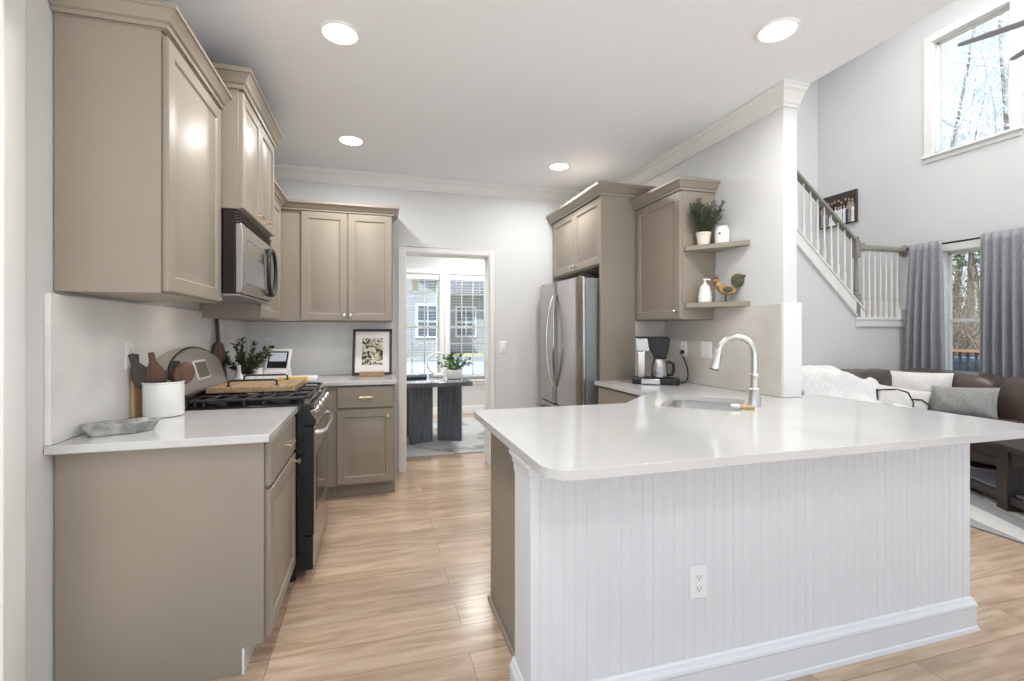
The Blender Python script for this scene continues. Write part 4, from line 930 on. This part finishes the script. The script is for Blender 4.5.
for i in range(22):
    back = i < 10; y = PY1-.045-(i*.052 if back else (i-10)*.043); y += r.uniform(-.008, .008)
    hh = r.uniform(.33, .38) if back else r.uniform(.22, .29); z0 = PZ0+.012; w = .03 if back else .024; dx = 0 if back else -.0012
    mb.cur = r.choice((1, 1, 3, 4, 0)) if back else r.choice((0, 0, 0, 1, 4))
    mb.extr([(XW-.0415+dx, y-w*.9, z0), (XW-.0415+dx, y+w*.9, z0), (XW-.0415+dx, y+w*.7, z0+hh*.5), (XW-.0415+dx, y+w, z0+hh*.72), (XW-.0415+dx, y+w*.4, z0+hh*.82), (XW-.0415+dx, y-w*.4, z0+hh*.82), (XW-.0415+dx, y-w, z0+hh*.72), (XW-.0415+dx, y-w*.7, z0+hh*.5)], (.0015, 0, 0))
    mb.cur = 2; mb.ball((XW-.0413+dx, y, z0+hh*.9), (.0012, .014, .019), 8, 6)
mb.build('figures', mats_, t)

# ------------------------------------------------------------------ living room
t = thing('curtain_rod', 'black curtain rod above the lower living room window', 'curtain rod', (XW-.09, 3.5, 2.33))
ZR = 2.325
MB().cyl((XW-.09, 2.55, ZR), (XW-.09, 4.27, ZR), .011, n=12).build('rod', 'black', t)
MB().ball((XW-.09, 4.275, ZR), .02, 12, 8).build('finial', 'black', t)
for y in (4.255, 3.2): MB().box(XW-.1, XW-.001, y-.012, y+.012, ZR-.012, ZR+.012).box(XW-.012, XW-.001, y-.03, y+.03, ZR-.05, ZR+.05).build('bracket', 'black', t, bevel=.003)
def curtain(label, y0, y1, b0, b1, seed, waves=7):
    r = random.Random(seed); ph = [r.uniform(-.5, .5) for _ in range(12)]
    def fn(a, b):       # a across, b from top to hem
        k = b**.8
        ya = (y0+(y1-y0)*a)*(1-k)+(b0+(b1-b0)*a)*k
        w_ = math.sin(2*PI*waves*a+ph[0]+.6*math.sin(3*a+ph[1])+.5*b*math.sin(5*a+ph[2]))
        am = .014+.034*min(1, b*2.2)
        x = XW-.092-.04*(1-k)+am*w_*(.75+.3*math.sin(4*a+ph[3]))
        if b < .03: x += .004*math.sin(60*a)
        return (x, ya+.01*math.cos(2*PI*waves*a)*k, 2.36-(2.34)*b)
    t = thing('curtain', label, 'curtain', (XW-.09, (y0+y1)/2, .02), group='grey curtains at the living room window')
    MB().grid(fn, waves*14, 26).build('drape', 'drape', t, solid=.006, angle=80)
curtain('grey curtain hanging beside the stair landing', 4.235, 3.885, 4.36, 3.845, 2, 5)
curtain('grey curtain hanging on the right side of the window', 3.52, 2.9, 3.55, 2.85, 5, 8)
t = thing('living_rug', 'white rug with grey swooping pattern under the coffee table', 'rug', (5, 1.8, 0))
MB().box(3.8, 5.43, .2, 3.36, .001, .012).build('pile', 'rugpattern', t, bevel=.004)
# sectional
t = thing('sectional_sofa', 'dark brown leather sectional sofa in the living room corner', 'sofa', (5.4, 3.6, 0))
def puff(x0, x1, y0, y1, z0, z1, name, m='leather', lean=None):
    mb = MB(); c = Vector(((x0+x1)/2, (y0+y1)/2, (z0+z1)/2)); hx, hy, hz = (x1-x0)/2, (y1-y0)/2, (z1-z0)/2; n = 16; nv = 10; vs = []
    def sp(v, e): return math.copysign(abs(v)**e, v)
    for i in range(nv+1):
        ph = -PI/2+PI*i/nv
        for j in range(n*2):
            a = PI*j/n
            p = Vector((hx*sp(math.cos(ph), .45)*sp(math.cos(a), .4), hy*sp(math.cos(ph), .45)*sp(math.sin(a), .4), hz*sp(math.sin(ph), .55)))
            p.z += .008*math.sin(p.x*23+p.y*17)
            if lean: p.x += lean[0]*(p.z/hz); p.y += lean[1]*(p.z/hz)
            vs.append(c+p)
    K = 2*n; fs = [(i*K+j, i*K+(j+1) % K, (i+1)*K+(j+1) % K, (i+1)*K+j) for i in range(nv) for j in range(K)]
    return mb.add(vs, fs).build(name, m, t, angle=80)
MB().box(4.15, 6.24, 3.45, 4.27, .06, .30).box(5.45, 6.24, 1.6, 3.45, .06, .30).build('base', 'leather', t, bevel=.03)
for x in (4.2, 6.15):
    MB().cyl((x, 4.2, 0), (x, 4.2, .06), .03, n=12).build('foot', 'esp', t)
for y in (1.7, 3.5): MB().cyl((5.52, y, 0), (5.52, y, .06), .03, n=12).build('foot', 'esp', t)
for x0, x1 in ((4.36, 4.9), (4.9, 5.44)): puff(x0, x1, 3.42, 4.0, .28, .47, 'seat_cushion')
for y0, y1 in ((1.86, 2.6), (2.6, 3.4), (3.4, 4.0)): puff(5.42, 6.0, y0, y1, .28, .47, 'seat_cushion')
for x0, x1 in ((4.36, 4.98), (4.98, 5.86)): puff(x0, x1, 3.82, 4.26, .36, .865, 'back_cushion', lean=(0, .04))
for y0, y1 in ((1.7, 2.45), (2.45, 3.14), (3.14, 4.2)): puff(5.78, 6.2, y0, y1, .36, .875, 'back_cushion', lean=(.04, 0))
puff(4.12, 4.38, 3.42, 4.26, .25, .64, 'arm'); puff(5.42, 6.2, 1.58, 1.84, .25, .64, 'arm')
def cushion(name, label, c, size, m, yaw, lean, stripes=None, roll=0, parts=None):
    t = thing(name, label, 'cushion', c, yaw)
    mb = MB(); mb.m = Matrix.Translation((0, 0, size[1]*.47)) @ Matrix.Rotation(lean, 4, 'X') @ Matrix.Rotation(roll, 4, 'Y')
    mb.pillow(*size); o = mb.build('cover', m, t, local=True, angle=80)
    if stripes:
        sb = MB(); sb.m = mb.m.copy(); w, h, tt = size
        def surf(x, z):
            x, z = x*2/w, z*2/h
            return -(tt/2*max(0, 1-abs(x)**2.4)**.55*max(0, 1-abs(z)**2.4)**.55+.006)
        for path in stripes:
            pts = []
            for i in range(len(path)-1):
                for k in range(8):
                    a = Vector(path[i]).lerp(Vector(path[i+1]), k/8); pts.append((a.x*w/2, surf(a.x*w/2, a.y*h/2), a.y*h/2))
            sb.tube(pts, .007, 6)
        sb.build('stripe', 'stripe', t, local=True)
    return t
cushion('cushion', 'large off white square cushion in the sofa corner', (5.62, 3.70, .45), (.6, .44, .2), 'linen', rad(-62), rad(-20))
cushion('cushion', 'white lumbar cushion with dark stripes in front of the sofa corner', (5.28, 3.62, .45), (.46, .28, .15), 'linen', rad(-50), rad(-26), [[(-.95, .35), (-.2, .62), (.2, .5), (.42, -.2), (.45, -.9)], [(.36, .0), (.7, .12), (.98, -.1)], [(-.9, .5), (-.8, -.6)]], roll=rad(8))
cushion('cushion', 'rumpled grey lumbar cushion on the window side of the sofa', (5.6, 3.26, .45), (.52, .32, .17), 'linengrey', rad(-78), rad(-24), roll=rad(-4))
t = thing('throw_blanket', 'white textured throw draped over the sofa back by the wall end', 'blanket', (4.75, 3.9, .45))
def thr(a, b):
    x = 4.08+1.12*a+.16*(b-.5)*0; s_ = b
    prof = [(3.34, .30), (3.40, .5), (3.6, .53), (3.74, .64), (3.84, .84), (3.98, .905), (4.16, .89), (4.26, .82), (4.285, .6)]
    q = s_*(len(prof)-1); i = min(len(prof)-2, int(q)); f_ = q-i
    y = prof[i][0]*(1-f_)+prof[i+1][0]*f_; z = prof[i][1]*(1-f_)+prof[i+1][1]*f_
    sl = max(0, a-.55)*.55
    z -= sl*(1 if z > .55 else .0)*.45
    wv = .014*math.sin(19*a+3*b)+.01*math.sin(31*a-7*b)
    return (x+.05*math.sin(5*b), y-abs(wv)*.4, z+wv+.012)
MB().grid(thr, 44, 36).build('throw', 'throw', t, solid=.018, angle=80)
# coffee table, turned 30 degrees
t = thing('coffee_table', 'dark wood coffee table with open lower shelf on the rug', 'coffee table', (4.38, 2.3, .012), rad(-30))
LL = dict(local=True)   # local y runs along the visible side, local x away from the kitchen
MB().box(-.02, .75, -.75, .72, .43, .47).build('tabletop', 'esp', t, bevel=.004, **LL)
MB().box(0, .03, -.72, .70, .345, .43).box(.70, .73, -.72, .70, .345, .43).box(0, .73, -.72, -.69, .345, .43).box(0, .73, .67, .70, .345, .43).build('apron', 'esp', t, bevel=.003, **LL)
for x in (-.015, .645):
    for y in (-.745, -.05, .62): MB().box(x, x+.1, y, y+.1, 0, .43).build('leg', 'esp', t, bevel=.004, **LL)
MB().box(0, .73, -.72, .70, .05, .11).build('shelf_frame', 'esp', t, bevel=.004, **LL)
MB().box(.04, .69, -.68, .66, .11, .122).build('lower_shelf', 'shelfreflect', t, **LL)
# ceiling fan
FC = Vector((4.25, 1.62, 3.30))
t = thing('ceiling_fan', 'grey ceiling fan with slim blades high in the living room', 'fan', tuple(FC))
MB().cyl(FC+Vector((0, 0, .1)), (FC.x, FC.y, ZG-.05), .014, n=12).build('downrod', 'fan', t)
MB().lathe((FC.x, FC.y, ZG), [(.07, -.001), (.07, -.03), (.02, -.06)], 20).build('canopy', 'fan', t)
MB().lathe(FC, [(.02, .12), (.09, .09), (.11, .03), (.1, -.03), (.06, -.07), (.001, -.075)], 24).build('motor', 'fan', t)
for k in range(8):
    a = rad(114-45*k); d = Vector((math.cos(a), math.sin(a), 0)); w = Vector((-math.sin(a), math.cos(a), 0)); up = Vector((0, 0, 1))
    P = []
    for s_, ww in ((.09, .02), (.2, .026), (.6, .026), (.75, .018), (.77, .008)): P.append((s_, ww))
    pts = [FC+d*s_+w*ww+up*(.01+ww*.2) for s_, ww in P]+[FC+d*s_-w*ww+up*(.01-ww*.2) for s_, ww in P[::-1]]
    MB().extr(pts, up*.009).build('blade', 'fan', t)

# ------------------------------------------------------------------ dining room
t = thing('dining_rug', 'mottled grey rug on the dining room floor', 'rug', (.4, 6.0, 0))
MB().box(-1.4, 1.85, 4.97, 7.0, .001, .011).build('pile', 'ruggrey', t, bevel=.003)
t = thing('dining_table', 'charcoal wood table on plank pedestals in the dining room', 'table', (.1, 5.5, .011))
MB().box(-1.2, 1.0, 4.98, 6.05, .716, .762).build('tabletop', 'chartop', t, bevel=.004)
def plank(x0, y0, x1, y1, th=.05):
    a, b = Vector((x0, y0)), Vector((x1, y1)); n = Vector((b-a).yx); n = Vector((-(b-a).y, (b-a).x)).normalized()*th
    MB().prism([tuple(a), tuple(b), tuple(b+n), tuple(a+n)], .012, .716).build('pedestal_plank', 'charwood', t, bevel=.004)
plank(.384, 5.46, .645, 5.59); plank(.70, 5.62, .965, 5.50); plank(.30, 5.86, .62, 5.98); plank(-.9, 5.50, -.6, 5.62); plank(-.55, 5.62, -.3, 5.5)
px, py, pz = .86, 5.36, .762
t = thing('potted_plant', 'bushy green plant in a white pot on the dining table', 'plant', (px, py, pz))
MB().lathe((px, py, pz), [(.06, .001), (.08, .006), (.095, .05), (.09, .1), (.085, .105), (.08, .09), (.001, .09)], 28).build('pot', 'ceramic', t)
sprigs(t, (px, py, pz+.08), 16, .26, 1.0, 'leafbright', .06, .25, .5, .03, 12)
px, py = .71, 5.62
t = thing('ring_ornament', 'pale round ring ornament behind the dining table plant', 'ornament', (px, py, pz))
MB().tube([(px+.125*math.cos(a), py, pz+.16+.125*math.sin(a)) for a in [2*PI*i/36 for i in range(36)]], .012, 10, closed=True).build('ring', 'ceramic', t)
MB().box(px-.06, px+.06, py-.04, py+.04, pz+.001, pz+.036).build('foot', 'ceramic', t, bevel=.008)
o = MB().box(.33, .56, 5.45, 5.7, pz+.001, pz+.022).build('tablet_book', 'black', bevel=.004)
tag(o, 'flat dark book lying on the dining table', 'book')

# ------------------------------------------------------------------ outdoors
def hgt(x, y):
    if y > 9: return -.5+min(1.0, (y-9)/15)*.75
    return -.8 if x > 8 else -.5
mb = MB(); mb.grid(lambda a, b: (-22+a*110, -30+b*90, hgt(-22+a*110, -30+b*90)-.02), 55, 45)
struct('ground', mb, 'lawn', label='winter lawn around the house', smooth=False)
mb = MB(); mb.add([(-12, 15.6, -.15), (14, 15.6, -.15), (14, 21.2, .13), (-12, 21.2, .13)], [(0, 1, 2, 3)])
o = mb.build('driveway', 'drive', solid=.05); tag(o, 'pale driveway outside the dining windows', 'driveway')
GB = .15
t = thing('neighbour_house', 'grey gabled house across the lawn beyond the dining windows', 'house', (3, 26, GB))
MB().extr([(-4, 22.5, GB), (3.0, 22.5, GB), (3.0, 22.5, 3.6), (-.5, 22.5, 5.6), (-4, 22.5, 3.6)], (0, 8, 0)).box(3.0, 12, 24, 31, GB, 3.2).build('wall', 'siding', t)
rf = MB()
rf.extr([(-4.4, 22.1, 3.45), (-.5, 22.1, 5.68), (3.4, 22.1, 3.45), (3.4, 22.1, 3.65), (-.5, 22.1, 5.9), (-4.4, 22.1, 3.65)], (0, 8.8, 0))
rf.extr([(2.6, 23.5, 3.1), (2.6, 27.5, 5.4), (2.6, 31.5, 3.1), (2.6, 31.5, 3.25), (2.6, 27.5, 5.6), (2.6, 23.5, 3.25)], (9.8, 0, 0))
rf.build('roof', 'shingle', t)
for x, y in ((.3, 22.46), (1.9, 22.46), (4.0, 23.96), (6.0, 23.96)):
    w_ = MB().box(x-.1, x+1.0, y, y+.05, 1.0, 2.6).build('window', 'trim', t)
    g = MB().box(x, x+.42, y-.02, y+.01, 1.1, 1.75).box(x+.48, x+.9, y-.02, y+.01, 1.1, 1.75).box(x, x+.42, y-.02, y+.01, 1.82, 2.5).box(x+.48, x+.9, y-.02, y+.01, 1.82, 2.5).build('pane', 'housewin', w_)
MB().box(2.75, 2.95, 22.3, 22.5, GB, 3.5).build('corner_post', 'trim', t)
o = MB().box(-9, XW+2, -13, -2.62, -.2, -.03).build('reflector', 'reflector', bevel=.004); tag(o, 'unseen pale reflector slab added behind the house', 'reflector')  # added out of view to throw sunlight up onto the kitchen ceiling
# porch lantern hung under the eave outside the dining window
struct('trim_4', MB().box(-1.8, 2.7, YD+WT, YD+.95, 2.5, 2.62), 'trim', label='white eave outside the dining windows')
lx, ly = .64, YD+.75
t = thing('porch_lantern', 'small hanging lantern outside the left dining window', 'lantern', (lx, ly, 1.9))
MB().cyl((lx, ly, 2.26), (lx, ly, 2.5), .006, n=6).build('chain', 'brass', t)
MB().lathe((lx, ly, 1.99), [(.07, 0), (.075, .01), (.001, .012)], 12).lathe((lx, ly, 2.19), [(.085, 0), (.05, .05), (.012, .075), (.001, .076)], 12).build('cap', 'brass', t)
MB().lathe((lx, ly, 2.0), [(.058, 0), (.066, .19), (.001, .191)], 12).build('glass', 'lanterncream', t)
# deck rail
DXR = 9.4
t = thing('deck_railing', 'brown wooden deck railing outside the living room window', 'railing', (DXR, 5, -.4))
MB().box(XO+.1, DXR+.3, 0, 12, -.14, -.06).build('deck', 'deckwood', t)
for x in (XO+.6, DXR+.15):
    for y in (.4, 6, 11.6): MB().box(x-.06, x+.06, y-.06, y+.06, -.82, -.14).build('pier', 'deckwood', t)
MB().box(DXR-.06, DXR+.06, 0, 12, .96, 1.0).box(DXR-.02, DXR+.02, 0, 12, .0, .06).build('rail', 'deckwood', t)
for y in (.1, 3.0, 5.9, 8.8, 11.8): MB().box(DXR-.045, DXR+.045, y-.045, y+.045, -.06, .96).build('post', 'deckwood', t)
for i in range(60):
    y = 3.2+i*.11; MB().box(DXR-.014, DXR+.014, y-.014, y+.014, .06, .96).build('baluster', 'iron', t)
# parked car
t = thing('parked_car', 'blue car parked beyond the deck railing', 'car', (15.5, 8.4, -.82), rad(70))
LL = dict(local=True)
def carsec(pts, y0, y1, nm, m, **k): return MB().extr([(a, y0, b) for a, b in pts], (0, y1-y0, 0)).build(nm, m, t, local=True, **k)
carsec([(-2.1, .3), (2.1, .3), (2.15, .55), (2.0, .75), (1.2, .88), (-1.3, .92), (-2.05, .88), (-2.15, .6)], -.85, .85, 'body', 'carblue', bevel=.08)
carsec([(-1.5, .9), (1.0, .88), (.35, 1.4), (-.9, 1.42)], -.74, .74, 'cabin', 'carglass', bevel=.06)
carsec([(-1.0, 1.4), (.42, 1.38), (.25, 1.45), (-.85, 1.47)], -.72, .72, 'roof', 'carblue', bevel=.03)
for x in (-1.3, 1.3):
    for y in (-.86, .66): MB().lathe((x, y, .32), [(.01, 0), (.2, 0), (.3, .01), (.32, .05), (.32, .16), (.3, .2), (.01, .2)], 20, 'Y').build('wheel', 'tyre', t, **LL)
# bare trees
def bare_tree(seed, H, r0, name, label, group):
    r = random.Random(seed); tr = MB(); tw = MB(); t = thing(name, label, 'tree', (0, 0, -60 if False else 0), group=group)
    def limb(p, d, L, rad_, lev):
        n = 5; pts = [p]; q = p.copy(); dd = d.copy()
        for k in range(n):
            dd = (dd+Vector((r.uniform(-1, 1), r.uniform(-1, 1), r.uniform(-.3, .7)))*.14).normalized(); q = q+dd*L/n; pts.append(q.copy())
        dst = tr if lev < 1 else tw
        dst.tube(pts, [rad_*(1-.75*k/n) for k in range(n+1)], 6 if lev < 1 else (4 if lev < 2 else 3))
        if lev >= 3: return
        cnt = (16, 8, 5)[lev]
        for k in range(cnt):
            f_ = r.uniform(.3 if lev == 0 else .15, 1.0); i = min(n-1, int(f_*n)); b = pts[i].lerp(pts[i+1], f_*n-i)
            a = r.uniform(0, 2*PI); el = r.uniform(.5, 1.05)
            o_ = dd.orthogonal().normalized(); o_ = Matrix.Rotation(a, 3, dd) @ o_
            limb(b, (dd*math.cos(el)+o_*math.sin(el)).normalized(), L*r.uniform(.3, .5) if lev == 0 else L*r.uniform(.4, .65), rad_*(.3 if lev == 0 else .36), lev+1)
    limb(Vector((0, 0, 0)), Vector((0, 0, 1)), H, r0, 0)
    tr.build('trunk', 'bark', t, local=True, smooth=False, weld=False); tw.build('twigs', 'twig', t, local=True, smooth=False, weld=False)
    return t
protos = [bare_tree(s_, h_, r_, 'bare_tree', 'bare winter tree in the woods beyond the deck', 'bare trees beyond the deck') for s_, h_, r_ in ((1, 15, .13), (2, 17, .15), (3, 13, .1), (5, 16, .12))]
k = 0; rr = random.Random(21)
for i in range(34):
    x = rr.uniform(24, 42); ang = rr.uniform(.36, .86); y = x*ang
    o = protos[i] if i < 4 else copy_tree(protos[i % 4])
    o.location = (x, y, hgt(x, y)-.05); o.rotation_euler = (0, 0, rr.uniform(0, 6.28)); s_ = rr.uniform(.8, 1.15); o.scale = (s_, s_, s_)
# young pine that shows green in the upper half of the window
t = thing('pine_tree', 'green pine among the bare trees outside the living room window', 'tree', (24, 13.7, -.5))
MB().tube([(24, 13.7, -.55), (24, 13.7, 3), (24.1, 13.7, 8)], [.16, .12, .03], 8).build('trunk', 'bark', t)
mb = MB(); r = random.Random(9)
for i in range(900):
    z = r.uniform(2.6, 7.6); R0 = 2.3*(1-(z-2.6)/6.2); a = r.uniform(0, 2*PI); d = R0*r.uniform(.2, 1)
    p = Vector((24+d*math.cos(a), 13.7+d*math.sin(a), z-.15*d)); v = Vector((math.cos(a), math.sin(a), r.uniform(-.2, .5))).normalized()*r.uniform(.25, .45); w = v.cross(Vector((0, 0, 1))).normalized()*.06
    mb.add([p-w, p+w, p+v, p+Vector((0, 0, .08))], [(0, 1, 2), (0, 2, 3), (1, 3, 2)])
mb.build('needles', 'pinegreen', t, weld=False)

# dense undergrowth between the trunks
mb = MB(); r = random.Random(33)
for i in range(2600):
    x = r.uniform(17.5, 22.5); y = x*r.uniform(.38, .84); z = hgt(x, y)-.05; h_ = r.uniform(1.2, 5.2); q = Vector((x, y, z)); pts = [q]
    d = Vector((r.uniform(-.5, .5), r.uniform(-.9, .9), 1)).normalized()
    for k in range(3):
        d = (d+Vector((r.uniform(-.3, .3), r.uniform(-.8, .8), .1))).normalized(); q = q+d*h_/3; pts.append(q)
    mb.tube(pts, [.014, .01, .007, .003], 3)
o = mb.build('undergrowth', 'brush', smooth=False, weld=False)
tag(o, 'brown leafless undergrowth at the wood edge', 'brush', kind='stuff')
